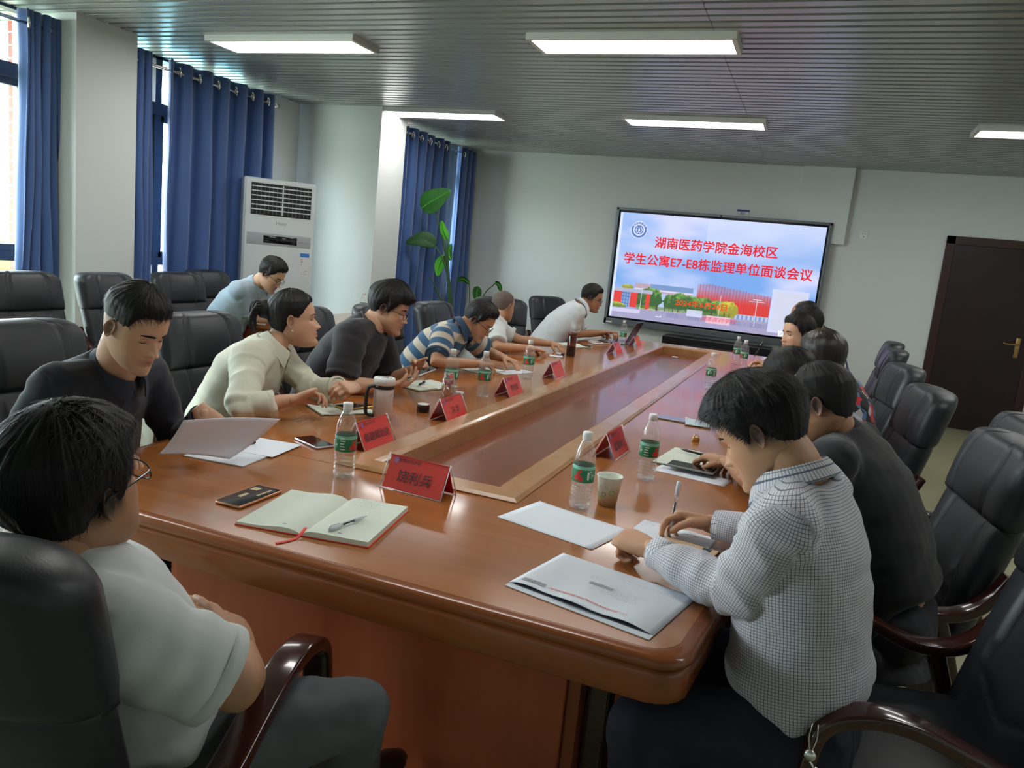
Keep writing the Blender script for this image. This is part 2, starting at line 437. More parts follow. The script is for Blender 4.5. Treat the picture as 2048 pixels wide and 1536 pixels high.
obj('roof', prism([(-4.5, 0), (4.5, 0), (0, 2)], -5.4, 5.4, frame((0, 0, 5), (1, 0, 0), (0, 0, 1))), rr_, t, smooth=False)
# the bluish block across the yard seen through the second window
t = thing('glass_block', 'pale blue glass office block across the yard', 'building', (-24, 22.5, -9))
obj('wall', box(-5, 0, 0, 7.5, 0, 12.2), mat('far_blue_wall', (.22, .5, .62), .5), t, smooth=False)

# door ---------------------------------------------------------------------------
e = bpy.data.objects.new('door_1', None); COL.objects.link(e); e['kind'] = 'structure'; e.location = (1.30, YW, 0)
f = MB()
for a in ((0, .09, .0, 2.17), (.97, 1.06, .0, 2.17), (0, 1.06, 2.08, 2.17)): f.join(box(a[0], a[1], -.03, .0, a[2], a[3], .004))
obj('door_frame', f, m_doorframe, e, smooth=False)
obj('door_panel', box(.09, .97, -.018, .0, .01, 2.08, .002), m_door, e, smooth=False)
h = bpy.data.objects.new('x', None)
hd = obj('handle_plate', box(.86, .905, -.027, -.017, .90, 1.12, .004), m_brass, e, label='brass handle plate')
hl = tube([(.882, -.025, 1.05), (.882, -.065, 1.05), (.86, -.07, 1.05), (.76, -.07, 1.045), (.735, -.07, 1.055)], .009, 8, sub=3)
obj('door_handle', hl, m_brass, e, label='brass lever handle')
bpy.data.objects.remove(h)
# socket, room sign ------------------------------------------------------------------
t = thing('wall_socket', 'white wall socket plate high on the wall right of the screen', 'socket', (.44, YW, 2.10))
obj('plate', box(-.043, .043, -.01, 0, -.043, .043, .004), m_white, t)
p = MB()
for a in ((-.016, -.010, .010, .022), (.010, .016, .010, .022), (-.004, .004, -.024, -.010)): p.join(box(a[0], a[1], -.0112, -.0095, a[2], a[3]))
obj('socket_hole', p, m_black, t, smooth=False)
t = thing('room_sign', 'small blue topped sign reading 321 on the wall above the screen', 'sign', (-.95, YW, 2.27))
obj('sign_plate', box(-.07, .07, -.012, 0, -.045, .0, .002), m_wall, t, smooth=False)
obj('blue_strip', box(-.075, .075, -.016, 0, .0, .024, .002), mat('sign_blue', (.02, .045, .22), .4), t, smooth=False)
obj('sign_number', text('321', .042, frame((0, -.0135, -.023), (1, 0, 0), (0, 0, 1)), .0008), mat('sign_ink', (.02, .035, .12), .5), t, smooth=False)

# ceiling light panels ------------------------------------------------------------------
m_lens = mat('light_diffuser', (.9, .9, .9), .5, emis=(1.0, .985, .955, PANEL_E))
m_lframe = mat('light_frame', (.62, .62, .60), .45)
def light_panel(label):
    t = thing('ceiling_light', label, 'light', (0, 0, CEIL), 0)
    fr = MB()
    for a in ((0, 1.28, 0, .03), (0, 1.28, .32, .35), (0, .03, .03, .32), (1.25, 1.28, .03, .32)): fr.join(box(a[0], a[1], a[2], a[3], -.022, .03, .003))
    obj('light_frame', fr, m_lframe, t, smooth=False)
    obj('diffuser', box(.03, 1.25, .03, .32, -.012, .0), m_lens, t, smooth=False)
    c = tube([(1.27, .2, .02), (1.32, .18, .03), (1.36, .21, .05), (1.33, .25, .07)], .004, 6, sub=4)
    obj('cable', c, m_black, t)
    return t
LP = [(-4.44, 4.73, 'lit ceiling panel nearest the blue curtains, first row'), (-1.90, 4.72, 'lit ceiling panel over the table, nearest row'),
      (-4.42, 7.21, 'lit ceiling panel beside the pier behind the air conditioner'), (-1.88, 7.20, 'lit ceiling panel over the far end of the table'),
      (1.0, 7.17, 'lit ceiling panel at the right edge near the door'), (1.0, 4.72, 'lit ceiling panel over the right hand chairs, out of frame'),
      (-4.44, 2.2, 'lit ceiling panel nearer than the frame on the window side'), (-1.9, 2.2, 'lit ceiling panel above the near table end'), (1.0, 2.2, 'lit ceiling panel above the near right chairs'),
      ]
l0 = None
for x, y, lab in LP:
    if l0 is None: l0 = light_panel(lab); l0.location = (x, y, CEIL)
    else: dup(l0, (x, y, CEIL), 0, lab)

# curtains ------------------------------------------------------------------------------
def curtain(y0, y1, x, waves, amp, label, ztop=2.79, zbot=.06, flare=0., seed=1, rings=None, rodz=2.70, yb=None):
    t = thing('curtain', label, 'curtain', (x, (y0+y1)/2, 0))
    n = waves*16; m = 40; L = y1-y0; b = MB(); V = []
    for j in range(m+1):
        z = ztop+(zbot-ztop)*j/m; k = j/m
        for i in range(n+1):
            s = i/n; ph = s*waves*2*PI
            am = amp*(1+.25*math.sin(ph*.37+seed))*(1-.25*k*math.sin(s*7+seed))
            sh = .04*k*math.sin(s*5.1+seed*2)+.012*math.sin(z*3+s*9)
            yy = -L/2+L*s+(s-.5)*flare*k*k+ .018*math.sin(2*ph+k*2)*1+ sh*.5
            V.append((am*math.cos(ph)+.012*math.sin(z*5+s*23+seed)*k, yy, z))
    F = [(j*(n+1)+i, j*(n+1)+i+1, (j+1)*(n+1)+i+1, (j+1)*(n+1)+i) for j in range(m) for i in range(n)]
    b.add(V, F); o = obj('cloth', b, m_curt, t)
    md = o.modifiers.new('thick', 'SOLIDIFY'); md.thickness = .003
    rings = rings if rings is not None else range(waves)
    for k in rings:
        for q in (0,):
            s = (k+.5)/waves if waves > 0 else .5
            yy = -L/2+L*s
            R = .034; pts = [(0, R*math.cos(a), rodz+R*math.sin(a)) for a in np.linspace(0, 2*PI, 17)]
            # grommet sits where the cloth crosses the rod and faces the room
            M = RZ(math.radians(55), (amp*.9, yy-.0, 0)); g = tube(pts, .0095, 8, cap=False); g.xf(M); g2 = g
            obj('grommet', g2, m_steel, t)
    return t
def rod(x, y0, y1, z, label):
    t = thing('curtain_rod', label, 'curtain rod', (x, y0, z))
    obj('pole', tube([(0, 0, 0), (0, y1-y0, 0)], .012, 12), m_steel, t)
    for y in (0, y1-y0):
        obj('finial', lathe([(.012, 0), (.024, .0), (.024, .035), (.018, .045), (.002, .05)], 14).xf(frame((0, y, 0), (1, 0, 0), (0, 0, 1) if y else (0, 0, -1))), m_steel, t)
    for y in (.15, y1-y0-.15):
        obj('bracket', tube([(0, y, 0), (-.18, y, .0)], .008, 8), m_steel, t)
rod(-5.25, 1.9, 4.14, 2.70, 'steel curtain rod at the left frame edge')
rod(-5.25, 4.78, 6.62, 2.70, 'steel curtain rod above the wide blue curtain')
rod(-4.55, 7.86, 9.80, 2.72, 'steel curtain rod by the far corner with the plant')
curtain(3.93, 4.20, -5.27, 5, .045, 'blue curtain gathered at the left edge beside the pale pillar', flare=.30, seed=1, rings=[0])
curtain(4.80, 5.03, -5.27, 4, .045, 'narrow gathered blue curtain just right of the pale pillar', flare=.05, seed=2, rings=[])
curtain(5.19, 6.55, -5.27, 6, .055, 'wide blue eyelet curtain behind the second row of chairs', flare=.05, seed=3)
curtain(7.98, 9.05, -4.57, 5, .06, 'blue curtain beside the pier, left of the tall plant', flare=.05, seed=4)
curtain(9.42, 9.90, -4.57, 3, .05, 'blue curtain in the far corner right of the tall plant', flare=.05, seed=5, rings=[0])
# ================================================================ conference table
TZ, Y0, Y1, CX = .76, 1.38, 7.72, -1.0
def hw(y): return .885+.175*(1-((y-4.55)/3.17)**2)
RX0, RX1, RY0, RY1 = -1.345, -.715, 2.06, 7.42        # outer edge of the raised rail
tb = thing('conference_table', 'long boat-shaped glossy brown conference table with a sunken middle', 'table', (0, 0, 0))
def outline(ins=0., r=.07):
    pts = []
    ys = np.linspace(Y0+ins+r, Y1-ins-r, 40)
    pts += [(CX+hw(y)-ins, y) for y in ys]
    yt = Y1-ins; c = (CX+hw(yt-r)-ins-r, yt-r)
    pts += [(c[0]+r*math.cos(a), c[1]+r*math.sin(a)) for a in np.linspace(.25, PI/2, 5)]
    c = (CX-hw(yt-r)+ins+r, yt-r)
    pts += [(c[0]+r*math.cos(a), c[1]+r*math.sin(a)) for a in np.linspace(PI/2, PI-.25, 5)]
    pts += [(CX-hw(y)+ins, y) for y in ys[::-1]]
    yt = Y0+ins; c = (CX-hw(yt+r)+ins+r, yt+r)
    pts += [(c[0]+r*math.cos(a), c[1]+r*math.sin(a)) for a in np.linspace(PI+.25, 1.5*PI, 5)]
    c = (CX+hw(yt+r)-ins-r, yt+r)
    pts += [(c[0]+r*math.cos(a), c[1]+r*math.sin(a)) for a in np.linspace(1.5*PI, 2*PI-.25, 5)]
    return np.array(pts)
prof = [(.034, TZ-.0005), (.012, TZ-.001), (.004, TZ-.006), (0, TZ-.014), (.001, TZ-.022), (.007, TZ-.028), (.010, TZ-.031), (.006, TZ-.034), (.004, TZ-.040), (.004, TZ-.093), (.008, TZ-.099), (.05, TZ-.100)]
R = [np.column_stack([outline(i), np.full(len(outline(i)), z)]) for i, z in prof]
obj('table_edge', rings_mesh(R, cap=False), m_edge, tb, angle=50)
def top_piece(poly, m):
    p = np.array(poly); b = prism([tuple(q) for q in p], TZ-.03, TZ); obj('tabletop_section', b, m, tb, smooth=False)
g = .0012
ou = outline(.033)
def side(sgn, ya, yb):
    ys = np.linspace(ya, yb, 14)
    if sgn > 0: return [(RX1+g, ya)]+[(CX+hw(y)-.033, y) for y in ys]+[(RX1+g, yb)]
    return [(CX-hw(y)+.033, y) for y in ys]+[(RX0-g, yb), (RX0-g, ya)]
YM = 4.62
for s in (1, -1):
    top_piece(side(s, RY0+g, YM-g), m_woody); top_piece(side(s, YM+g, RY1-g), m_woody)
def endpoly(near):
    pts = [tuple(p) for p in ou]
    if near: pts = [p for p in pts if p[1] < RY0-g]; ye = RY0-g
    else: pts = [p for p in pts if p[1] > RY1+g]; ye = RY1+g
    pts += [(CX+hw(ye)-.033, ye), (CX-hw(ye)+.033, ye)]
    c = np.mean(pts, axis=0); pts.sort(key=lambda p: math.atan2(p[1]-c[1], p[0]-c[0])); return pts
top_piece(endpoly(True), m_woodx); top_piece(endpoly(False), m_woodx)
# raised rail around the sunken field, mitred at the corners
RW, RH, RD = .105, .012, .062
def rail(a, b_, n_in, m):
    a = np.array(a, float); b_ = np.array(b_, float); d = nrm(b_-a); n_in = np.array(n_in, float)
    pr = [(0, -.02), (0, .004), (.012, RH), (RW-.016, RH), (RW-.004, RH-.006), (RW, RH-.012), (RW, -RD-.01), (RW-.02, -RD-.01), (RW-.02, -.02)]
    R = []
    for e, s in ((a, 1), (b_, -1)):
        R.append(np.array([[*(e+n_in*u+d*s*u), TZ+z] for u, z in pr]))
    obj('rail', rings_mesh(R), m, tb, smooth=False)
rail((RX0, RY0), (RX1, RY0), (0, 1), m_rail); rail((RX1, RY1), (RX0, RY1), (0, -1), m_rail)
rail((RX0, RY1), (RX0, RY0), (1, 0), m_rail); rail((RX1, RY0), (RX1, RY1), (-1, 0), m_rail)
for ya, yb in ((RY0+RW-.01, YM-.001), (YM+.001, RY1-RW+.01)):
    obj('inner_panel', box(RX0+RW-.01, RX1-RW+.01, ya, yb, TZ-RD-.015, TZ-RD), m_inner, tb, smooth=False)
# base
obj('base_panel', box(-1.53, -.385, 1.585, 1.62, .06, TZ-.10, .003), m_base, tb, smooth=False)
obj('base_panel', box(-1.53, -.385, 7.40, 7.44, .06, TZ-.10, .003), m_base, tb, smooth=False)
for x0, x1 in ((-1.56, -1.53), (-.385, -.355)):
    obj('base_side', box(x0, x1, 1.60, 7.44, .06, TZ-.10, .002), m_base, tb, smooth=False)
obj('plinth', box(-1.60, -.32, 1.56, 7.48, 0, .10, .006), m_maho, tb, smooth=False)
obj('corner_post', box(-.355, -.30, 1.66, 1.74, .10, TZ-.10, .004), m_maho, tb, smooth=False)
obj('base_foot', box(-.37, -.285, 1.62, 1.80, 0, .22, .006), m_maho, tb, smooth=False)

# ================================================================ chairs
def back_mesh(w, z0, z1, lean0, lean1, th, seams, top_round=.09, bulge=.03, thr=None):
    """padded slab leaning back: front grid with sewn grooves + rounded rim; local y is forward"""
    nu, nv = 34, 44; V = []; F = []
    us = np.linspace(-1, 1, nu+1); vs = np.linspace(0, 1, nv+1)
    def wid(v):
        q = max(0., (v-(1-top_round/(z1-z0)))/(top_round/(z1-z0))); return w/2*(1-.42*(1-math.sqrt(max(0, 1-q*q))))
    for side_ in (1, -1):
        for v in vs:
            zz = z0+(z1-z0)*v; yc = lean0+(lean1-lean0)*v
            for u in us:
                edge = (1-abs(u)**6); ev = 1-(2*v-1)**14 if True else 1
                t = th/2*(.25+.75*math.sqrt(max(0, edge*ev)))
                if side_ > 0:
                    t += bulge*(1-u*u)*math.sin(PI*min(1, max(0, v)))*.6
                    for fn, dep, wd in seams:
                        d = fn(u*w/2, v); t -= dep*math.exp(-(d/wd)**2)
                x = wid(v)*u*(1-.0*v)
                y = yc + side_*t
                # pad curls forward slightly at its two sides
                y += .02*abs(u)**3
                V.append((x, y, zz+ (0.0)))
    N = (nu+1)*(nv+1)
    def id_(s, i, j): return s*N+j*(nu+1)+i
    for s in (0, 1):
        for j in range(nv):
            for i in range(nu):
                q = (id_(s, i, j), id_(s, i+1, j), id_(s, i+1, j+1), id_(s, i, j+1)); F.append(q if s else q[::-1])
    for j in range(nv):
        F.append((id_(0, 0, j), id_(0, 0, j+1), id_(1, 0, j+1), id_(1, 0, j))); F.append((id_(0, nu, j+1), id_(0, nu, j), id_(1, nu, j), id_(1, nu, j+1)))
    for i in range(nu):
        F.append((id_(0, i+1, 0), id_(0, i, 0), id_(1, i, 0), id_(1, i+1, 0))); F.append((id_(0, i, nv), id_(0, i+1, nv), id_(1, i+1, nv), id_(1, i, nv)))
    b = MB(); b.add(V, F); return b
ARM = [(.30, 0), (.315, .20), (.322, .42), (.312, .555), (.29, .630), (.22, .660), (.13, .655), (.02, .615), (-.08, .575), (-.17, .572), (-.235, .60), (-.285, .655), (-.315, .715)]
def make_chair(label):
    t = thing('leather_armchair', label, 'chair')
    vs = lambda x0: (lambda x, v: abs(abs(x)-x0))
    # high back: lower cushion and the head pad above it
    obj('back_cushion', back_mesh(.50, .40, .86, -.215, -.335, .105,
        [(lambda x, v: abs(abs(x)-(.135+.055*max(0, .62-v)*2.2)), .014, .007), (lambda x, v: (v-.30-.9*abs(x))*.46 if abs(x) < .135 else 1, .010, .007)], .02, .03), m_leather, t)
    obj('head_pad', back_mesh(.505, .835, 1.075, -.325, -.385, .13, [(lambda x, v: abs(abs(x)-.135), .014, .007)], .07, .045), m_leather, t)
    obj('seat', box(-.255, .255, -.24, .27, .36, .475, .045, 4), m_leather, t)
    obj('seat_frame', box(-.24, .24, -.22, .24, .30, .37, .01), m_maho, t, smooth=False)
    arm = catmull([(0, y, z) for y, z in ARM], 5)
    for s in (-1, 1):
        P = arm+np.array([s*.285, 0, 0])
        obj('arm_rest', sweep_profile(P, rrect(.031, .015, .008), (1, 0, 0)), m_maho, t, angle=60)
        L2 = catmull([(s*.285, -.15, .57), (s*.285, -.21, .40), (s*.28, -.26, .20), (s*.28, -.33, 0)], 4)
        obj('rear_leg', sweep_profile(L2, rrect(.022, .020, .007), (1, 0, 0)), m_maho, t, angle=60)
    obj('front_rail', box(-.27, .27, .22, .255, .29, .36, .006), m_maho, t, smooth=False)
    return t
LFT, RGT = -PI/2, PI/2     # facing +x (left row), facing -x (right row)
CH = [
 (-2.26, 1.93, LFT, 'black leather chair of the man in the black shirt reading papers'),
 (-2.26, 2.80, LFT, 'black leather chair behind the woman in the cream blouse'),
 (-2.28, 3.62, LFT, 'black leather chair between the cream blouse and the black t-shirt'),
 (-2.28, 4.42, LFT, 'black leather chair right behind the man in the black t-shirt'),
 (-2.26, 5.20, LFT, 'black leather chair behind the man in the striped polo'),
 (-2.50, 6.34, PI+.5, 'black leather chair turned toward the camera beside the bald man'),
 (-2.30, 7.70, LFT-.45, 'black leather chair of the white shirted man by the laptop'),
 (-4.24, 3.42, LFT, 'empty leather chair of the back row at the left frame edge'),
 (-4.24, 4.08, LFT+.15, 'empty leather chair in front of the pale pillar'),
 (-4.40, 4.86, LFT, 'empty leather chair in front of the narrow gathered curtain'),
 (-4.66, 5.46, LFT, 'leather chair behind the man in the light blue polo'),
 (-1.085, .95, .20, 'near leather chair of the man in the white polo, lower left corner'),
 (.36, 1.90, RGT+.24, 'nearest leather chair of the right row, holding the checked shirt man'),
 (.29, 2.72, RGT+.14, 'second leather chair of the right row, behind the black shirt man'),
 (.20, 3.88, RGT+.12, 'third leather chair of the right row, behind the round bag'),
 (.20, 4.92, RGT+.16, 'fourth leather chair of the right row behind the bobbed woman'),
 (.26, 6.25, RGT, 'fifth leather chair of the right row against the pale wall'),
 (.32, 7.15, RGT, 'farthest leather chair of the right row, only its top showing'),
 (.46, 3.28, RGT+.1, 'spare leather chair set back from the row near the door'),
]
c0 = None
for x, y, a, lab in CH:
    if c0 is None: c0 = make_chair(lab); c0.location = (x, y, 0); c0.rotation_euler = (0, 0, a); c0['group'] = 'black leather meeting chairs'
    else: dup(c0, (x, y, 0), a, lab)

# ================================================================ display
t = thing('display_panel', 'large wall display showing a red Chinese meeting title over a campus picture', 'screen', (0, YW, 0))
DX0, DX1, DZ0, DZ1 = -2.50, .09, .715, 2.205
fy0, fy1 = -.12, -.02
m_dframe = mat('display_frame', (.16, .18, .20), .35, metal=.6)
f = MB(); bw = .055
f.join(box(DX0, DX1, fy0, fy1, DZ1-.03, DZ1, .004)); f.join(box(DX0, DX1, fy0, fy1, DZ0, DZ0+.075, .004))
f.join(box(DX0, DX0+.035, fy0, fy1, DZ0, DZ1, .004)); f.join(box(DX1-.035, DX1, fy0, fy1, DZ0, DZ1, .004))
obj('display_frame', f, m_dframe, t, smooth=False)
obj('display_back', box(DX0+.02, DX1-.02, fy0+.02, fy1+.015, DZ0+.02, DZ1-.02), m_black, t, smooth=False)
obj('display_bezel', box(DX0+.033, DX1-.033, fy0+.012, fy0+.03, DZ0+.073, DZ1-.028), m_blackgloss, t, smooth=False)
SX0, SX1, SZ0, SZ1 = DX0+.058, DX1-.058, DZ0+.10, DZ1-.055
SWd, SHt = SX1-SX0, SZ1-SZ0
sy = fy0+.0115
nx, nz = 420, 236
gx, gz = np.meshgrid(np.linspace(0, 1, nx+1), np.linspace(0, 1, nz+1))
u, v = gx.ravel(), gz.ravel()       # v: 0 bottom, 1 top
A = SWd/SHt
def mixc(c, col, a): a = np.clip(a, 0, 1)[:, None]; return c*(1-a)+np.array(col)*a
cloud = .5+.5*(vnoise(np.column_stack([u*3.2, v*4, u*0]), 1)*.6+vnoise(np.column_stack([u*7, v*9, u*0]), 2)*.3+vnoise(np.column_stack([u*15, v*20, u*0]), 4)*.12)
pc = np.zeros((len(u), 3))+np.array([.36, .58, .90])
pc = mixc(pc, (.80, .82, .98), np.clip((cloud-.35)*1.9, 0, 1)); pc = mixc(pc, (.80, .84, .98), (v > .6)*(u > .45)*np.clip(v-.55, 0, 1)*2)
pc = mixc(pc, (.72, .80, .95), np.clip((.38-v)*5, 0, 1)*.6)
# low blue-grey building across the middle, red sports hall right, gate house left
def rect(c, x0, x1, z0, z1, col, a=1.): return mixc(c, col, ((u > x0)*(u < x1)*(v > z0)*(v < z1))*a)
slope = v+ (u-.1)*.0
pc = rect(pc, .12, .42, .27, .345, (.70, .55, .62)); pc = rect(pc, .20, .42, .305, .35, (.36, .50, .72)); pc = rect(pc, .12, .42, .285, .30, (.85, .85, .93))
hall = (u > .44)*(u < .80)*(v > .155)*(v < .345+.06*np.clip(1-abs(u-.5)/.3, 0, 1))
pc = mixc(pc, (.86, .10, .05), hall*(1-np.clip((v-.25)*7, 0, .75))); pc = mixc(pc, (.70, .04, .03), hall*(np.sin(u*420) > .55)*.4)
pc = rect(pc, .44, .80, .10, .16, (.70, .72, .82)); pc = mixc(pc, (.35, .5, .75), (u > .60)*(u < .80)*(v > .08)*(v < .155)*(np.sin(u*300) > 0))
tn = vnoise(np.column_stack([u*55, v*32, u*0]), 7)*.5+vnoise(np.column_stack([u*120, v*70, u*0]), 8)*.5
def blob(c, cx, cz, rx, rz, col, col2):
    d = ((u-cx)/rx)**2+((v-cz)/rz)**2+tn*.35
    c = mixc(c, col, (d < 1)*1.); return mixc(c, col2, (d < 1)*np.clip((v-cz)/rz*.8+tn*.9, 0, 1))
for cx, cz, rx, rz in ((.05, .23, .05, .05), (.165, .20, .035, .09), (.215, .22, .055, .10), (.31, .20, .035, .07), (.36, .21, .05, .085), (.42, .20, .05, .08), (.48, .19, .05, .085), (.55, .18, .05, .085)):
    pc = blob(pc, cx, cz, rx, rz, (.10, .26, .04), (.45, .68, .16))
pc = blob(pc, .60, .19, .055, .075, (.55, .52, .05), (.85, .80, .12)); pc = blob(pc, .08, .30, .03, .025, (.5, .5, .1), (.75, .72, .2))
pc = rect(pc, .14, .62, .10, .14, (.30, .45, .10), .7); pc = mixc(pc, (.85, .80, .20), (u > .16)*(u < .6)*(v > .095)*(v < .112)*(tn > -.1))
pc = mixc(pc, (.2, .12, .05), (u > .15)*(u < .62)*(v > .10)*(v < .16)*(np.sin(u*190+np.sin(u*40)*3) > .93))
for a, b_, c in ((.0, .055, (.88, .10, .06)), (.055, .10, (.38, .55, .80)), (.10, .14, (.88, .10, .06)), (.185, .205, (.90, .12, .06))): pc = rect(pc, a, b_, .11, .255, c)
pc = mixc(pc, (.15, .25, .5), (u > .055)*(u < .10)*(v > .11)*(v < .255)*((np.sin(v*190) > .8) | (np.sin(u*420) > .9)))
pc = rect(pc, 0, .215, .25, .285, (.62, .64, .74)); pc = blob(pc, .03, .115, .055, .03, (.3, .42, .05), (.85, .78, .15))
pc = mixc(pc, (.58, .55, .70), (v < .095+.02*np.sin(u*2.2))*1.); pc = mixc(pc, (.80, .78, .92), ((v < .09)*(v > .055)*(u < .16)))
pc = mixc(pc, (.40, .40, .58), (u > .30)*(u < .80)*(v > .055)*(v < .095)*(np.sin(u*900) > -.1)*.8)
pc = rect(pc, .40, .48, .085, .15, (.82, .84, .95), .9)
for ax in (.16, .56, .735): pc = rect(pc, ax-.0015, ax+.0015, .06, .31, (.88, .86, .9))
pc = rect(pc, .70, .77, .285, .292, (.92, .9, .95)); pc = rect(pc, .715, .755, .305, .311, (.92, .9, .95))
pc = rect(pc, .50, .62, .045, .115, (.92, .70, .76)); pc = rect(pc, .80, .97, .03, .42, (.80, .82, .97)); pc = rect(pc, 0, .012, 0, 1, (.85, .9, .98))
pc = np.clip(pc*.80+np.array([.16, .17, .195]), 0, 1)
me = bpy.data.meshes.new('screen_picture')
V = np.column_stack([SX0+u*SWd, np.full(len(u), sy), SZ0+v*SHt]); i0 = (np.arange(nz)[:, None]*(nx+1)+np.arange(nx)[None, :]).ravel()
Fq = np.column_stack([i0, i0+1, i0+nx+2, i0+nx+1]); me.from_pydata(V.tolist(), [], Fq.tolist())
ca = me.color_attributes.new('tint', 'FLOAT_COLOR', 'POINT'); ca.data.foreach_set('color', np.column_stack([pc**2.0, np.ones(len(u))]).ravel())
o = obj('screen_picture', me, attr_mat('screen_light', .2, emis=.36), t, smooth=False)
def scr(uu, vv, d=.001): return (SX0+uu*SWd, sy-d, SZ0+vv*SHt)
m_sred = mat('screen_red_text', (.3, 0, 0), .5, emis=(.70, .010, .02, .36)); m_swhite = mat('screen_white', (.3, .3, .3), .5, emis=(.80, .81, .98, .36)); m_sblue = mat('screen_emblem', (.05, .1, .3), .5, emis=(.10, .18, .45, .36)); m_sgrey = mat('screen_grey', (.2, .2, .2), .5, emis=(.45, .48, .62, .36))
def stext(s, size, uu, vv, m, bold=0., sx=1., d=.0015, nm='screen_text', shear=0.):
    return obj(nm, text(s, size, frame(scr(uu, vv, d), (1, 0, 0), (0, 0, 1)), bold, sx=sx, shear=shear), m, t, smooth=False)
stext('湖南医药学院金海校区', .150, .497, .735, m_sred, .0030)
stext('学生公寓E7-E8栋监理单位面谈会议', .150, .507, .565, m_sred, .0030)
stext('2024年6月20日', .088, .47, .20, mat('screen_date', (.3, .05, 0), .5, emis=(.75, .05, .01, .36)), .0015, 1.15)
stext('湖南医药学院', .058, .56, .08, m_sred, 0., 1.25, shear=.3)
# emblem: ring, wreath and flame inside
def annulus(cx, cz, r0, r1, d, n=48, a0=0, a1=2*PI):
    b = MB(); V = []; c = scr(cx, cz, d)
    for i in range(n+1):
        a = a0+(a1-a0)*i/n
        for r in (r0, r1): V.append((c[0]+r*math.cos(a), c[1], c[2]+r*math.sin(a)))
    b.add(V, [(2*i, 2*i+1, 2*i+3, 2*i+2) for i in range(n)]); return b
eb = annulus(.105, .845, .072, .100, .0014); eb.join(annulus(.105, .845, 0, .060, .0014)); obj('emblem', eb, m_sblue, t, smooth=False)
ew = annulus(.105, .845, .060, .072, .0016); ew.join(annulus(.105, .845, .100, .106, .0016))
ew.join(annulus(.105, .845, .036, .042, .0020, 20, -.9, 1.1)); ew.join(annulus(.105, .845, .036, .042, .0020, 20, PI-1.1, PI+.9))
c = scr(.105, .845, .0020)
fl = MB(); fl.add([(c[0]-.008, c[1], c[2]-.022), (c[0]+.008, c[1], c[2]-.022), (c[0]+.012, c[1], c[2]-.002), (c[0]+.002, c[1], c[2]+.03), (c[0]-.010, c[1], c[2]+.002)], [(0, 1, 2, 3, 4)])
fl.add([(c[0]-.03, c[1], c[2]-.045), (c[0]-.012, c[1], c[2]-.028), (c[0], c[1], c[2]-.034), (c[0]+.012, c[1], c[2]-.028), (c[0]+.03, c[1], c[2]-.045), (c[0]+.012, c[1], c[2]-.04), (c[0]-.012, c[1], c[2]-.04)], [(0, 1, 2, 6), (2, 3, 4, 5)])
ew.join(fl)
for k, ch in enumerate('湖南医药学院'):
    a = PI*(.80-.12*k); M = frame((c[0]+.086*math.cos(a), c[1], c[2]+.086*math.sin(a)), (math.sin(a), 0, -math.cos(a)), (math.cos(a), 0, math.sin(a)))
    ew.join(text(ch, .026, M))
obj('emblem', ew, m_swhite, t, smooth=False)
# small app card, pen button, arrow at the lower right of the picture
b = MB(); b.add([scr(.815, .05, .0013), scr(.96, .05, .0013), scr(.96, .40, .0013), scr(.815, .40, .0013)], [(0, 1, 2, 3)]); obj('app_card', b, mat('screen_card', (.2, .2, .2), .5, emis=(.70, .73, .95, .29)), t, smooth=False)
b = MB(); b.add([scr(.855, .005, .0016), scr(.885, .005, .0016), scr(.885, .055, .0016), scr(.855, .055, .0016)], [(0, 1, 2, 3)]); obj('pen_button', b, m_swhite, t, smooth=False)
b = MB(); b.add([scr(.862, .02, .002), scr(.866, .016, .002), scr(.880, .042, .002), scr(.876, .046, .002)], [(0, 1, 2, 3)]); obj('pen_button', b, m_sgrey, t, smooth=False)
b = MB(); b.add([scr(.245, .045, .0016), scr(.275, .045, .0016), scr(.275, .06, .0016), scr(.271, .06, .0016), scr(.271, .05, .0016), scr(.245, .05, .0016)], [(0, 1, 2, 3, 4, 5)]); obj('screen_arrow', b, m_swhite, t, smooth=False)
obj('camera_dot', lathe([(.006, 0), (.012, .004)], 12).xf(frame((-1.19, fy0-.002, DZ1-.014), (1, 0, 0), (0, 0, 1))), m_black, t)
obj('port_label', box(DX0+.03, DX0+.11, fy0-.002, fy0+.001, DZ0+.015, DZ0+.035), m_white, t, smooth=False)
obj('wall_mount', box(-1.9, -.4, -.03, 0, 1.2, 1.8), m_black, t, smooth=False)
# black cabinet below
t = thing('media_cabinet', 'low black cabinet against the wall under the display', 'cabinet', (0, YW, 0))
obj('cabinet_body', box(-1.66, -.37, -.42, -.03, .0, .675, .004), m_black, t, smooth=False)
p = catmull([(-1.43, -.424, .06), (-1.43, -.424, .48), (-1.40, -.424, .56), (-1.3, -.424, .59), (-.75, -.424, .59), (-.62, -.424, .56), (-.60, -.424, .48), (-.60, -.424, .06)], 5)
obj('door_moulding', tube(p, .006, 6), mat('cabinet_trim', (.03, .03, .032), .3), t)
obj('handle', box(-1.10, -.86, -.44, -.425, .555, .57, .002), m_steel, t)

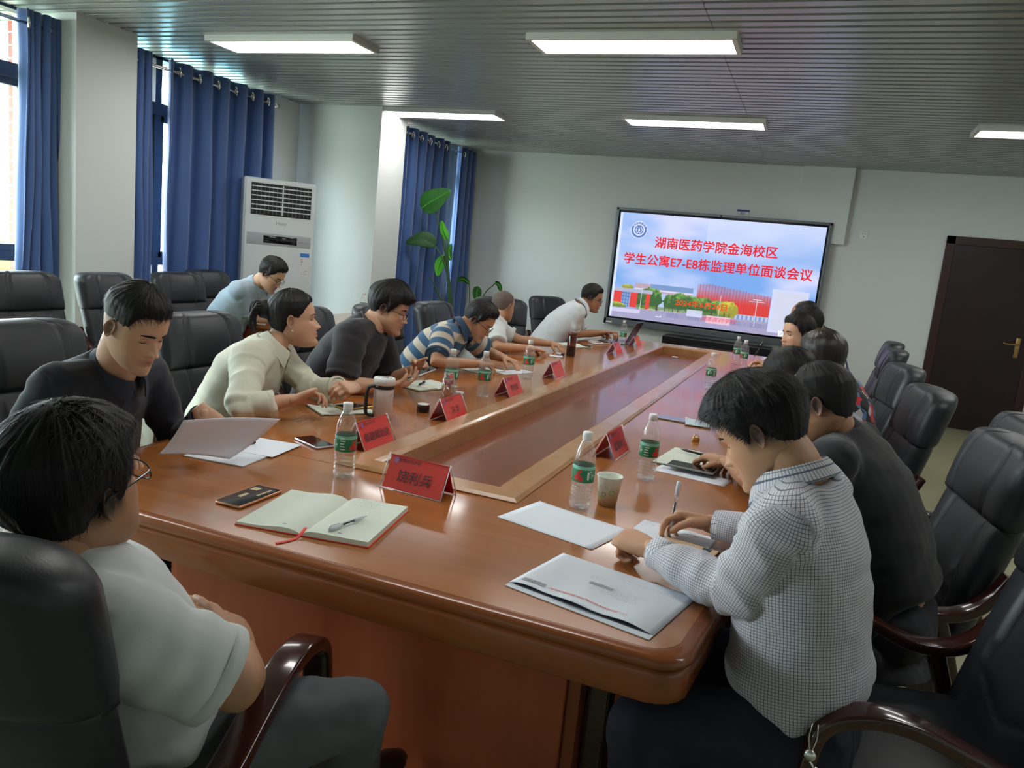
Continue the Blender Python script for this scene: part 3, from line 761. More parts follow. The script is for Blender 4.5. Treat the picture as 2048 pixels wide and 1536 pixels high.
# ================================================================ air conditioner
t = thing('floor_air_conditioner', 'tall white floor standing air conditioner in front of the pier', 'air conditioner', (-4.815, 6.17, 0))
t.rotation_euler = (0, 0, .80)
W2 = .33
obj('ac_body', box(-W2, W2, .0, .42, .0, 1.95, .018, 3), m_offwhite, t)
obj('ac_front', box(-W2+.015, W2-.015, -.018, .01, .08, 1.93, .012, 3), m_offwhite, t)
obj('outlet_cavity', box(-.265, .285, -.020, -.012, 1.61, 1.90), m_black, t, smooth=False)
for k in range(6):
    z = 1.655+k*.042
    obj('louvre', box(-.26, .28, -.030, -.016, z, z+.010).xf(np.eye(4)), m_offwhite, t, smooth=False)
for x in (.015,): obj('louvre_post', box(x, x+.012, -.031, -.02, 1.62, 1.895), m_offwhite, t, smooth=False)
vb = MB()
for k in range(15): x = -.25+k*.036; vb.join(box(x, x+.004, -.0225, -.019, 1.62, 1.89))
obj('vertical_vanes', vb, m_dframe, t, smooth=False)
for q in ((-.275, .295, 1.905, 1.915), (-.275, .295, 1.60, 1.61)): obj('outlet_trim', box(q[0], q[1], -.024, -.015, q[2], q[3]), m_white, t, smooth=False)
obj('brand_mark', text('Haier', .045, frame((.02, -.0195, 1.545), (1, 0, 0), (0, 0, 1)), .0004), m_inkgrey, t, smooth=False)
obj('control_band', box(-.29, .30, -.021, -.015, 1.335, 1.445, .003), mat('ac_grey', (.42, .46, .48), .4), t)
obj('control_display', box(-.14, .17, -.024, -.018, 1.355, 1.425, .003), m_blackgloss, t)
b = MB()
for a in (-.27, -.21, .19, .245): b.join(box(a, a+.05, -.0225, -.018, 1.383, 1.388))
obj('button_marks', b, m_inkgrey, t, smooth=False)
lb = obj('energy_label', box(.205, .295, -.0205, -.017, 1.06, 1.29), m_white, t, smooth=False)
obj('label_header', box(.208, .292, -.0212, -.020, 1.25, 1.287), mat('label_blue', (.04, .22, .62), .5), lb, smooth=False)
b = MB()
for q in ((.215, .238, 1.20, 1.207), (.215, .232, 1.225, 1.231), (.22, .225, 1.16, 1.19), (.215, .26, 1.105, 1.108), (.215, .285, 1.085, 1.088), (.25, .285, 1.115, 1.118)): b.join(box(q[0], q[1], -.0212, -.020, q[2], q[3]))
obj('label_print', b, m_inkgrey, lb, smooth=False)
b = MB()
for z in (.50, .47, .44): b.join(box(-.06+.22, .07+.22, -.0195, -.016, z, z+.006))
obj('lower_mark', b, m_inkgrey, t, smooth=False)

# ================================================================ side desk of the back row
t = thing('side_desk', 'red brown wooden desk in the back row with a man writing on it', 'desk', (-3.86, 4.78, 0))
obj('desk_top', box(-.27, .27, 0, 1.65, .735, .765, .004), m_wood, t, smooth=False)
obj('desk_side_panel', box(-.25, .25, .03, .06, .0, .735), m_base, t, smooth=False)
obj('desk_side_panel', box(-.25, .25, 1.59, 1.62, .0, .735), m_base, t, smooth=False)
obj('modesty_panel', box(.20, .225, .06, 1.59, .12, .735), m_base, t, smooth=False)

# ================================================================ plants
def leaf(base, mid, tip, width, m, parent, fold=.25, n=14, k=9, up=(0, 0, 1), nm='leaf'):
    """broad pleated leaf blade along a curve, folded at the midrib"""
    P = catmull([base, mid, tip], n); T = np.gradient(P, axis=0); V = []; L = len(P)
    for i, (p, tt) in enumerate(zip(P, T)):
        s = i/(L-1); w = width*math.sin(PI*min(1, s*.92+.06))**.7*(1-.25*s); sd = nrm(np.cross(tt, up)); nn = nrm(np.cross(sd, tt))
        for j in range(-k, k+1):
            q = j/k; V.append(p+sd*w*q+nn*(fold*abs(q)*w+.004*math.cos(i*2.6)*abs(q)) - nn*.25*w*q*q*(fold > 0))
    K = 2*k+1; b = MB(); b.add(V, [(i*K+j, i*K+j+1, (i+1)*K+j+1, (i+1)*K+j) for i in range(L-1) for j in range(K-1)])
    o = obj(nm, b, m, parent); md = o.modifiers.new('t', 'SOLIDIFY'); md.thickness = .0015
    obj('midrib', tube(P, np.linspace(.006, .0015, L), 6), m_greenl if m is m_green else m_stem, o)
    return o
t = thing('tall_potted_plant', 'tall bird of paradise plant with broad leaves between the far curtains', 'plant', (-3.86, 8.15, 0))
pot = lathe([(.13, 0), (.17, .30), (.18, .32), (.165, .32), (.155, .29), (.02, .28)], 24); obj('pot', pot, mat('pot_white', (.55, .55, .52), .4), t)
def stem(pts, r0, r1): return obj('stem', tube(pts, [r0]*1+[(r0+r1)/2]*(len(pts)-2)+[r1], 8, sub=5), m_stem, t)
stem([(-.0, 0, .28), (-.05, 0, .9), (-.16, .02, 1.42), (-.34, .03, 1.88)], .022, .009)
stem([(.02, .03, .28), (-.02, .02, .8), (-.13, .0, 1.25), (-.30, 0, 1.50)], .02, .008)
stem([(-.02, -.03, .28), (-.04, -.03, .8), (-.10, 0, 1.2), (-.15, .02, 1.58)], .022, .009)
stem([(.03, -.02, .28), (0, -.03, .7), (-.08, .04, 1.0), (-.19, .05, 1.38)], .02, .007)
stem([(-.03, .02, .28), (-.09, -.03, .7), (-.20, -.05, .98), (-.30, -.08, 1.14)], .014, .006)
leaf((-.52, .02, 1.90), (-.38, .0, 1.99), (-.14, -.03, 2.12), .150, m_green, t, .22, up=(.1, 1, .15))
leaf((-.28, 0, 1.50), (-.44, -.04, 1.55), (-.64, -.08, 1.49), .105, mat('leaf_dark', (.018, .07, .018), .35), t, .25, up=(0, -1, .25))
leaf((-.15, .02, 1.56), (-.20, .0, 1.66), (-.23, -.02, 1.78), .055, m_greenl, t, .4, up=(0, 1, .2))
leaf((-.19, .05, 1.38), (-.24, .05, 1.27), (-.26, .05, 1.14), .075, m_greenl, t, .2, up=(0, 1, .1))
leaf((-.08, .0, 1.34), (-.11, .0, 1.43), (-.09, 0, 1.53), .05, m_green, t, .3, up=(0, 1, .2))
t = thing('small_potted_plant', 'low leafy plant standing on the floor in front of the far wall', 'plant', (-3.80, 8.62, 0))
pot = lathe([(.11, 0), (.14, .26), (.15, .28), (.135, .28), (.125, .25), (.02, .24)], 24); obj('pot', pot, MATS['pot_white'], t)
lv = [((.02, 0, .24), (.10, -.02, .9), (.26, -.03, 1.12), (.36, -.05, 1.02), .05), ((-.02, 0, .24), (-.02, 0, .7), (.02, 0, .88), (.04, -.03, 1.06), .065),
      ((.03, 0, .24), (.10, -.03, .72), (.16, -.05, .90), (.32, -.08, .80), .085), ((0, .02, .24), (-.05, .0, .7), (-.08, -.02, 1.08), (-.24, -.05, 1.10), .05),
      ((.0, -.03, .24), (.08, -.05, .65), (.14, -.05, .82), (.27, -.10, .70), .06)]
for a, b_, c, d, w in lv:
    obj('stem', tube([a, b_, c], .006, 6, sub=5), m_stem, t)
    mid = (np.array(c)+np.array(d))/2+np.array([0, 0, .035]); leaf(c, mid, d, w, MATS['leaf_dark'] if w > .07 else m_green, t, .25, up=(0, .8, .6))
# ================================================================ things on the table
TT = TZ+.0006
m_lab = mat('label_green', (.015, .20, .085), .45); m_labl = mat('label_pale_green', (.25, .58, .45), .45); m_labr = mat('label_tomato', (.62, .04, .025), .45); m_labw = mat('label_white', (.75, .82, .78), .5)
m_water = mat('water', (1, 1, 1), .0, trans=1., ior=1.33)
def arc_patch(r, a0, a1, z0, z1, n=8):
    b = MB(); V = []
    for i in range(n+1):
        a = a0+(a1-a0)*i/n
        for z in (z0, z1): V.append((r*math.cos(a), r*math.sin(a), z))
    b.add(V, [(2*i, 2*i+2, 2*i+3, 2*i+1) for i in range(n)]); return b
def bottle(label):
    t = thing('water_bottle', label, 'bottle')
    R = .0325
    pr = [(.010, .003), (.022, 0), (.029, .003), (R, .012)]
    for k in range(5): z = .020+k*.0125; pr += [(R, z), (R-.0022, z+.004), (R, z+.008)]
    pr += [(R-.001, .086), (R-.001, .134), (R, .138), (R-.002, .143), (R, .148), (R-.001, .156), (.029, .170), (.023, .188), (.0165, .202), (.0125, .210), (.0125, .216)]
    obj('bottle_body', lathe(pr, 28), m_pet, t)
    w = [(.008, .005), (.026, .0045), (R-.003, .013)]+[(r-.0022, z) for r, z in pr[4:19]]+[(R-.003, .120), (.002, .1201)]
    obj('water', lathe(w, 24), m_petwater, t)
    cp = lathe([(.0135, .209), (.0148, .210), (.0148, .229), (.0135, .2315), (.002, .232)], 24); obj('bottle_cap', cp, m_white, t)
    obj('neck_ring', lathe([(.0145, .205), (.0160, .206), (.0145, .2075)], 20), m_pet, t)
    lb = obj('label_wrap', lathe([(R+.0002, .085), (R+.0006, .086), (R+.0006, .134), (R+.0002, .135)], 32, False), m_lab, t)
    q = MB(); r = R+.0011
    for a0 in (0, PI):
        q.join(arc_patch(r, a0+.1, a0+.28, .095, .118, 3)); 
        for k in range(5): q.join(arc_patch(r+.0002, a0+1.1, a0+1.1+.5-.05*(k % 3), .092+k*.0085, .095+k*.0085, 4))
        q.join(arc_patch(r, a0+.36, a0+.39, .100, .122, 1)); q.join(arc_patch(r, a0+.50, a0+.53, .098, .120, 1)); q.join(arc_patch(r, a0+.36, a0+.53, .118, .121, 2)); q.join(arc_patch(r, a0+.62, a0+.80, .104, .108, 3)); q.join(arc_patch(r, a0+.68, a0+.71, .097, .122, 1))
    obj('label_print', q, m_labw, lb, smooth=False)
    q = MB()
    for a0 in (0, PI):
        for a, z, s in ((2.2, .098, .008), (2.45, .104, .007), (2.65, .096, .008), (2.35, .113, .005), (2.6, .118, .005)):
            V = [(0, 0, 0)]; c = a0+a
            ring = [(r*math.cos(c+s*math.cos(k)/r), r*math.sin(c+s*math.cos(k)/r), z+s*math.sin(k)) for k in np.linspace(0, 2*PI, 9)[:-1]]
            q.add(ring, [tuple(range(8))])
    obj('label_fruit', q, m_labr, lb, smooth=False)
    q = MB(); q.join(arc_patch(r-.0003, 0, 2*PI, .1235, .134, 32)); obj('label_band', q, m_labl, lb, smooth=False)
    return t
m_petwater = clear_mat('bottled_water', (.93, .96, .97), .02, .25)
BT = [(-1.249, 1.965, .5, 'water bottle at the near end, left of the forward facing red plate'),
      (-.549, 2.150, 2.1, 'water bottle standing next to the paper cup'),
      (-.443, 2.600, 3.3, 'water bottle between the paper cup and the open notebook with a phone'),
      (-1.600, 3.43, 2.7, 'water bottle right behind the yellow tea flask'),
      (-1.468, 3.535, 2.3, 'water bottle left of the plate in front of the striped polo man'),
      (-1.511, 4.305, 2.2, 'water bottle in front of the bald man'),
      (-1.543, 6.885, 3.6, 'water bottle beside the laptop'),
      (-.521, 6.70, 1.2, 'water bottle at the far right near the writing man'),
      (-.440, 6.42, 1.6, 'half hidden water bottle next to the far right one'),
      (-.528, 5.01, 1.0, 'water bottle halfway along the right side of the table'),
      (-3.85, 6.20, 2.0, 'water bottle on the side desk before the air conditioner')]
b0 = None
for x, y, a, lab in BT:
    z = TT if x > -3 else .7656
    if b0 is None: b0 = bottle(lab); b0.location = (x, y, z); b0.rotation_euler = (0, 0, a); b0['group'] = 'bottled waters'
    else: dup(b0, (x, y, z), a, lab)

# tent name plates ------------------------------------------------------------------
m_rededge = mat('red_card_inner', (.60, .01, .02), .4)
def plate(x, y, rz, name, label, head='湖南医药学院', w=.21, sz=.040, back=None, overl=.0):
    t = thing('name_plate', label, 'name plate', (x, y, TT), rz, 'red tent name plates')
    D, H = .046, .098; th = .0022
    n1 = nrm((0, -H, D))
    for s in (-1, 1):
        # sheet from the base edge up to the ridge
        M = frame((0, s*D, 0), (1, 0, 0), (0, -s*D, H))
        L = math.hypot(D, H)
        obj('acrylic_sheet', box(-w/2, w/2, 0, L, -th/2, th/2, .0006).xf(M), m_acry, t, smooth=False)
        sh = -s*.0024
        sgn = 1 if s < 0 else -1
        Mc = frame((0, s*D, 0), (1, 0, 0), (0, -s*D, H))
        off = -.003 if s < 0 else .003
        obj('red_card', box(-w/2+.006, w/2-.006, .004, L-.003, off-.0004, off+.0004).xf(Mc), m_red if s < 0 else m_rededge, t, smooth=False)
        # writing sits on the outer face of the card
        Mt = frame(np.array((0, s*D, 0)), (-s*1., 0, 0), (0, -s*D, H))
        zt = .0016
        if name: obj('handwriting', text(name, sz, Mt @ np.array([[1, 0, 0, .0], [0, 1, 0, L*.40], [0, 0, 1, zt], [0, 0, 0, 1.]]), .0002, shear=.12), m_ink, t, smooth=False)
        obj('printed_heading', text(head, .013, Mt @ np.array([[1, 0, 0, -.03], [0, 1, 0, L*.84], [0, 0, 1, zt], [0, 0, 0, 1.]]), .0), m_ink, t, smooth=False)
        e = MB(); e.add([(-.075+.009*math.cos(a)*1, .82*L+.009*math.sin(a), zt) for a in np.linspace(0, 2*PI, 17)[:-1]], [tuple(range(16))]); e.xf(Mt)
        obj('printed_emblem', e, mat('emblem_violet', (.30, .12, .30), .5), t, smooth=False)
    edge = MB()
    for sx_ in (-w/2, w/2):
        for s in (-1, 1): edge.join(tube([(sx_, s*D, .001), (sx_, 0, H)], .0016, 5))
    for s in (-1, 1): edge.join(tube([(-w/2, s*D, .0015), (w/2, s*D, .0015)], .0014, 5))
    obj('acrylic_rim', edge, mat('acrylic_rim', (.75, .68, .74), .2), t)
    return t
plate(-1.005, 1.988, -.07, '饶利兵', 'red name plate facing the near end of the table, three written characters')
plate(-1.394, 2.35, PI/2, '基建规划处', 'red plate with five written characters beside the thermos mug', sz=.034)
plate(-1.376, 2.96, PI/2, '冯 华', 'red plate with two spaced characters beside the yellow tea flask', sz=.036)
plate(-1.395, 3.715, PI/2, '李世发', 'red plate with three characters in front of the striped polo man', sz=.034)
plate(-1.412, 4.52, PI/2, '', 'pinkish red plate reflecting the window, before the bald man')
plate(-1.440, 6.20, PI/2, '', 'second farthest red plate, glinting orange, near the amber bottle')
plate(-1.452, 7.03, PI/2, '', 'farthest red plate in front of the laptop')
plate(-.632, 2.87, -PI/2-.05, '监理单位', 'red name plate on the right side behind the paper cup bottle', sz=.034)

# paper goods -------------------------------------------------------------------------
def lines(w, h, rows, seed, x0=0, y0=0, z=.0008, th=.0011, dens=.7):
    """rows of small handwriting-like strokes as thin raised ink"""
    r = random.Random(seed); b = MB()
    for k in range(rows):
        y = y0+h*(1-(k+.5)/rows); x = x0
        while x < x0+w*(r.uniform(.5, 1.) if r.random() < .5 else 1):
            s = r.uniform(.002, .006)
            if r.random() < dens:
                dy = r.uniform(-.0012, .0012)
                b.add([(x, y+dy, z), (x+s, y+dy+r.uniform(-.0015, .0015), z), (x+s, y+dy+th, z), (x, y+dy+th, z)], [(0, 1, 2, 3)])
                if r.random() < .6: b.add([(x+s/2, y-.002, z), (x+s/2+th*.7, y-.002, z), (x+s/2+th*.7, y+.0025, z), (x+s/2, y+.0025, z)], [(0, 1, 2, 3)])
            x += s+.0012
    if not b.V: b.add([(0, 0, z), (.001, 0, z), (0, .001, z)], [(0, 1, 2)])
    return b
def page_block(w, h, t0, t1, sgn, hump=.012, n=16):
    """half of an open book: x from the spine outwards; thickness t0 at spine, t1 outside"""
    b = MB(); V = []
    for i in range(n+1):
        s = i/n; z = t0*(1-s)**2*.0+(t1)*(1)+hump*math.sin(PI*min(1, s*1.5))*(1-s)**1.2-(t1*.9)*math.exp(-s*18)
        for y in (-h/2, h/2): V.append((sgn*w*s, y, .0015+z)); 
        for y in (-h/2, h/2): V.append((sgn*w*s, y, .0015))
    F = []
    for i in range(n):
        a, c = 4*i, 4*i+4
        F += [(a, c, c+1, a+1), (a+2, a+3, c+3, c+2), (a, a+2, c+2, c), (a+1, c+1, c+3, a+3)]
    F += [(0, 1, 3, 2), (4*n, 4*n+2, 4*n+3, 4*n+1)]
    b.add(V, F); return b
def open_book(x, y, rz, w, h, tl, tr, label, cover, paper=None, rows=(3, 4), seed=1, hl=.012, hr=.006, curl=0., ribbon=False, name='open_notebook', z=TT):
    t = thing(name, label, 'notebook', (x, y, z), rz)
    p = paper or m_cream
    obj('cover', box(-w-.003, w+.003, -h/2-.003, h/2+.003, 0, .0016), cover, t, smooth=False)
    obj('page_block', page_block(w, h, .002, tl, -1, hl), p, t, angle=40); obj('page_block', page_block(w, h, .002, tr, 1, hr), p, t, angle=40)
    def surf(q, sgn, tt, hump):
        V = q.verts(); s = abs(V[:, 0])/w
        zz = .0015+tt+hump*np.sin(PI*np.minimum(1, s*1.5))*(1-s)**1.2-(tt*.9)*np.exp(-s*18)+.0006
        V[:, 2] = zz; q.V = [V]; return q
    if rows[0]: obj('handwriting', surf(lines(w*.75, h*.05*rows[0], rows[0], seed, -w*.88, h*.30), -1, tl, hl), m_inkgrey, t, smooth=False)
    if rows[1]: obj('handwriting', surf(lines(w*.55, h*.05*rows[1], rows[1], seed+1, w*.15, h*.26), 1, tr, hr), m_inkgrey, t, smooth=False)
    if ribbon:
        R = tube([(.002, -h/2+.02, tr+.002), (.004, -h/2-.006, .010), (.0, -h/2-.022, .0022), (-.012, -h/2-.050, .0016), (-.028, -h/2-.072, .0016)], .0045, 6, rb=.0010, sub=4, up=(0, 0, 1))
        obj('ribbon', R, m_red, t)
        for q in (-.055, .09):
            s = MB(); s.add([(q+.006*math.cos(a), -h/2+.022+.004*math.sin(a), 0) for a in np.linspace(0, 2*PI, 13)[:-1]], [tuple(range(12))])
            obj('page_mark', surf(s, 1, tl if q < 0 else tr, hl if q < 0 else hr), m_inkgrey, t, smooth=False)
    return t
open_book(-1.085, 1.638, .17, .172, .285, .006, .0125, 'open cream notebook with a red ribbon at the near end of the table', m_red, rows=(2, 5), ribbon=True, hl=.010, hr=.002)
def pen(x, y, z, dirv, label, col=None, L=.14, clear=True, r=.0048, group=None, cat='pen'):
    d = nrm(dirv); t = thing('pen', label, cat, (x, y, z), 0)
    M = frame((0, 0, 0), np.cross((0, 0, 1.), d) if abs(d[2]) < .9 else (1, 0, 0), d)
    # local y is the pen axis, tip at the negative end
    def ax(prof): return lathe(prof, 12).xf(M @ frame((0, 0, 0), (1, 0, 0), (0, 0, -1)).dot(np.eye(4)) @ np.diag([1, 1, 1, 1.]))
    A = M @ np.array([[1, 0, 0, 0], [0, 0, 1, 0], [0, -1, 0, 0], [0, 0, 0, 1.]])
    body = lathe([(r, .020), (r, L-.035)], 12).xf(A); obj('barrel', body, clear_mat('pen_clear', (.85, .87, .9), .1, .5) if clear else (col or m_black), t)
    if clear: obj('ink_tube', lathe([(r*.45, .012), (r*.45, L*.62)], 8).xf(A), col or m_black, t)
    obj('tip', lathe([(.0004, 0), (.0011, .004), (r*.55, .014), (r, .022)], 12).xf(A), m_steel if clear else m_black, t)
    obj('grip', lathe([(r*1.06, .022), (r*1.12, .03), (r*1.12, .045), (r*1.04, .05)], 12).xf(A), mat('pen_grip', (.62, .66, .70), .4) if clear else m_black, t)
    obj('pen_cap', lathe([(r*1.12, L-.040), (r*1.15, L-.004), (r*.8, L)], 12).xf(A), mat('pen_cap', (.60, .64, .68), .35) if clear else m_black, t)
    cl = tube([(0, r*1.1, L-.004), (0, r*1.7, L-.006), (0, r*1.5, L-.04)], .0011, 6).xf(A); obj('clip', cl, m_steel if not clear else MATS['pen_cap'], t)
    return t
pen(-.999, 1.795, TT+.022, (-.16, -.985, .0), 'white gel pen lying on the open cream notebook')
bpy.data.objects['pen'].location = (-.978, 1.66, TT+.0215)
bpy.data.objects['pen'].rotation_euler = (0, 0, 0)
def phone(x, y, rz, label, L=.158, Wd=.075, edge=None, scr_=None, z=TT, th=.0085):
    t = thing('smartphone', label, 'phone', (x, y, z), rz)
    obj('phone_case', box(-L/2, L/2, -Wd/2, Wd/2, 0, th, .0038, 3), edge or m_black, t)
    s = obj('screen_glass', box(-L/2+.003, L/2-.003, -Wd/2+.003, Wd/2-.003, th-.0008, th+.0003, .0004), scr_ or m_blackgloss, t, smooth=False)
    obj('port', box(-L/2-.0004, -L/2+.001, -.0045, .0045, th/2-.0013, th/2+.0013), m_steel, t, smooth=False)
    return t
m_copper = mat('copper_edge', (.62, .30, .17), .3, metal=.8)
p = phone(-1.334, 1.640, PI/2, 'black phone with copper rim and camera bumps left of the cream notebook', L=.172, Wd=.083, edge=m_copper)
b = MB()
for xx, yy, w_, h_ in ((.05, .02, .012, .012), (-.01, .012, .018, .006), (.035, -.02, .03, .003)): b.join(box(xx-w_, xx+w_, yy-h_, yy+h_, .0086, .0092))
obj('screen_text', b, mat('gold_print', (.5, .38, .18), .4), p, smooth=False)
phone(-1.542, 2.225, -.42, 'black phone with pale rim beside the near left water bottle', edge=mat('pale_rim', (.55, .5, .6), .3, metal=.6), L=.15)
phone(-.545, 3.765, -.06, 'phone lying flat by the folded tissue on the right side', edge=mat('grey_rim', (.35, .4, .48), .3, metal=.6))
phone(-.315, 2.815, -.10, 'black phone in grey case on the open notebook of the black shirt man', L=.172, Wd=.08, edge=mat('grey_case', (.25, .24, .22), .4), z=TT+.0145)
t = phone(-.205, 1.972, -.18, 'phone showing a tan page on the small lined booklet', L=.155, Wd=.075, scr_=mat('tan_screen', (.62, .42, .24), .3), z=TT+.0075)
obj('screen_photo', box(.035, .058, -.030, .030, .0085, .0092), mat('photo_dark', (.03, .06, .09), .2), t, smooth=False)

def sheet(x, y, rz, w, h, label, m=None, z=TT, sag=0., th=.0006, name='paper_sheet', cat='paper', print_=None, seed=3):
    t = thing(name, label, cat, (x, y, z), rz)
    n = 12; b = MB(); V = []
    for i in range(n+1):
        for j in range(n+1):
            u, v = i/n, j/n; V.append((w*(u-.5), h*(v-.5), th+sag*(abs(u-.5)*2)**3*(v)))
    b.add(V, [(i*(n+1)+j, (i+1)*(n+1)+j, (i+1)*(n+1)+j+1, i*(n+1)+j+1) for i in range(n) for j in range(n)])
    o = obj('sheet', b, m or m_paper, t); md = o.modifiers.new('t', 'SOLIDIFY'); md.thickness = th*.9; md.offset = -1
    if print_ is not None:
        q = MB()
        for (a, b_, c, d) in print_: q.join(lines(c, d, max(1, int(d/.006)), seed+int(a*1000), a, b_, z=th+.0004, th=.0009, dens=.85))
        obj('print', q, m_inkgrey, t, smooth=False)
    return t
sheet(-.545, 1.982, -.262, .305, .212, 'plain white printed sheet between the envelope and the paper cup', sag=.002, print_=[(-.03, .0, .06, .012), (-.13, .06, .04, .006), (.06, -.03, .045, .010), (.08, -.06, .035, .006), (-.1, .09, .02, .006)])
sheet(-.308, 2.775, -.17, .265, .11, 'white sheet lying under the open notebook and phone', z=TT)
open_book(-.335, 2.985, -.12, .115, .30, .004, .004, 'open lined notebook under the black phone on the right side', m_black, rows=(6, 3), hl=.004, hr=.004, z=TT+.0012)
pen(-.40, 3.07, TT+.020, (.9, -.25, 0), 'black gel pen lying on the open lined notebook of the right side', clear=False, L=.13)
open_book(-.262, 2.045, -.13, .105, .19, .003, .003, 'small lined booklet being written in by the checked shirt man', m_paper, paper=m_paper, rows=(7, 6), seed=9, hl=.003, hr=.003, name='open_booklet')
open_book(-1.78, 2.75, .95, .12, .19, .006, .004, 'cream notebook under the hands of the woman in the cream blouse', m_black, rows=(0, 2), seed=4, hl=.003, hr=.003)
phone(-1.745, 2.80, 1.2, 'dark phone with gold rim on the notebook of the cream blouse woman', edge=mat('gold_rim', (.6, .38, .1), .3, metal=.8), z=TT+.010)
open_book(-1.80, 3.55, 1.25, .14, .20, .006, .006, 'cream notebook lying before the man in the black t-shirt', m_black, rows=(2, 0), seed=5, hl=.004, hr=.006)
pen(-1.80, 3.47, TT+.016, (-.2, .98, 0), 'small black pen on the notebook before the black t-shirt man', clear=False, L=.12)
open_book(-1.84, 4.34, 1.25, .12, .22, .006, .004, 'cream notebook under the forearm of the striped polo man', m_black, rows=(0, 2), seed=6, hl=.003, hr=.003)
sheet(-1.655, 4.46, 1.2, .28, .11, 'white printed sheet beneath the hand of the striped polo man', print_=[(-.12, -.03, .2, .06)])
open_book(-1.84, 6.36, -.45, .13, .20, .006, .006, 'cream notebook behind the amber bottle', m_black, rows=(0, 0), seed=7, hl=.003, hr=.003)
pen(-1.79, 6.38, TT+.014, (.9, -.3, 0), 'short black pen on the notebook behind the amber bottle', clear=False, L=.11)
sheet(-1.72, 5.50, .3, .10, .08, 'small white tissue under the bald man\'s hand', sag=.004, seed=9)

# the papers being read and the stack beneath
t = thing('paper_stack', 'stapled white pages on the table beneath the raised papers', 'paper', (-1.655, 1.985, TT), .12)
obj('page', box(-.105, .105, -.15, .15, 0, .004, .0005), m_paper, t, smooth=False)
b = lines(.12, .05, 5, 12, -.03, -.12, z=.0045); obj('print', b, m_inkgrey, t, smooth=False)
obj('page', box(-.085, .125, -.02, .165, .0042, .0052), m_paper, t, smooth=False)
pen(-1.683, 1.925, TT+.010, (.06, .998, 0), 'black pen on the white pages below the raised papers', clear=False, L=.15)
# raised sheets: curved blade held between the man's two hands
t = thing('raised_papers', 'white sheets lifted by the man in the black shirt', 'paper', (0, 0, 0))
b = MB(); V = []; n = 14
A_, B_, C_, D_ = np.array((-1.715, 1.70, .800)), np.array((-1.595, 1.86, .772)), np.array((-1.52, 2.00, .890)), np.array((-1.660, 1.735, .905))
for i in range(n+1):
    for j in range(n+1):
        u_, v_ = i/n, j/n
        P = (A_*(1-u_)+B_*u_)*(1-v_)+(D_*(1-u_)+C_*u_)*v_
        P = P+np.array((-.5, .3, -.8))*.018*math.sin(PI*v_)+np.array((0, 0, 1))*.006*math.sin(PI*u_); V.append(P)
b.add(V, [(i*(n+1)+j, (i+1)*(n+1)+j, (i+1)*(n+1)+j+1, i*(n+1)+j+1) for i in range(n) for j in range(n)])
o = obj('sheet', b, mat('paper_back', (.80, .78, .86), .75), t); md = o.modifiers.new('t', 'SOLIDIFY'); md.thickness = .0018

# courier envelope ----------------------------------------------------------------------
t = thing('courier_envelope', 'large white courier envelope with red print near the table corner', 'envelope', (-.336, 1.612, TT), -.215)
ew_, eh_ = .345, .245
obj('envelope_back', box(-ew_/2, ew_/2, -eh_/2, eh_/2, 0, .0025, .0006), m_paper, t, smooth=False)
b = MB(); V = []; n = 24
for i in range(n+1):
    for j in range(n+1):
        u_, v_ = i/n, j/n
        z = .004+.0075*math.sin(PI*u_)**.5*math.sin(PI*min(1, v_*.5+.5))+.0018*math.sin(u_*17)*(1-v_)
        V.append((ew_*(u_-.5), eh_*(v_-.5)+(.004+.003*math.sin(u_*9))*(v_ < .01), z))
b.add(V, [(i*(n+1)+j, (i+1)*(n+1)+j, (i+1)*(n+1)+j+1, i*(n+1)+j+1) for i in range(n) for j in range(n)])
o = obj('envelope_front', b, m_paper, t); md = o.modifiers.new('t', 'SOLIDIFY'); md.thickness = .0008
obj('open_slot', box(-ew_/2+.012, ew_/2-.008, -eh_/2+.004, -eh_/2+.03, .0025, .0042), mat('slot_grey', (.06, .06, .09), .6), t, smooth=False)
obj('flap', box(-ew_/2, ew_/2, -eh_/2-.014, -eh_/2+.004, .0, .0022, .0006), m_paper, t, smooth=False)
def onenv(q):
    V = q.verts(); u_ = V[:, 0]/ew_+.5; v_ = V[:, 1]/eh_+.5
    V[:, 2] = .0045+.0075*np.sqrt(np.abs(np.sin(PI*u_)))*np.sin(PI*np.minimum(1, v_*.5+.5))+.0018*np.sin(u_*17)*(1-v_)+.0004+V[:, 2]; q.V = [V]; return q
q = MB(); n_ = 8
for k in range(5): q.add([(-.155+k*.012, -.098, 0), (-.145+k*.012, -.098, 0), (-.145+k*.012, -.082, 0), (-.155+k*.012, -.082, 0)], [(0, 1, 2, 3)])
obj('grey_stamp', onenv(q), m_inkgrey, t, smooth=False)
q = lines(.24, .012, 1, 21, -.085, -.100, z=0, th=.0022, dens=.97); q.join(lines(.24, .012, 1, 22, -.083, -.096, z=0, th=.0018, dens=.97)); obj('red_print', onenv(q), m_inkred, t, smooth=False)
q = lines(.15, .05, 6, 23, -.02, -.035, z=0, dens=.75); q.join(lines(.03, .02, 3, 25, -.05, .03, z=0)); q.join(lines(.16, .008, 1, 27, .0, .075, z=0)); obj('grey_print', onenv(q), mat('pale_print', (.48, .52, .54), .7), t, smooth=False)
q = MB()
for k in range(22): x = -.035+k*.0027; q.add([(x, -.005, 0), (x+.0012+.0006*(k % 3), -.005, 0), (x+.0012+.0006*(k % 3), .010, 0), (x, .010, 0)], [(0, 1, 2, 3)])
obj('barcode', onenv(q), m_inkgrey, t, smooth=False)

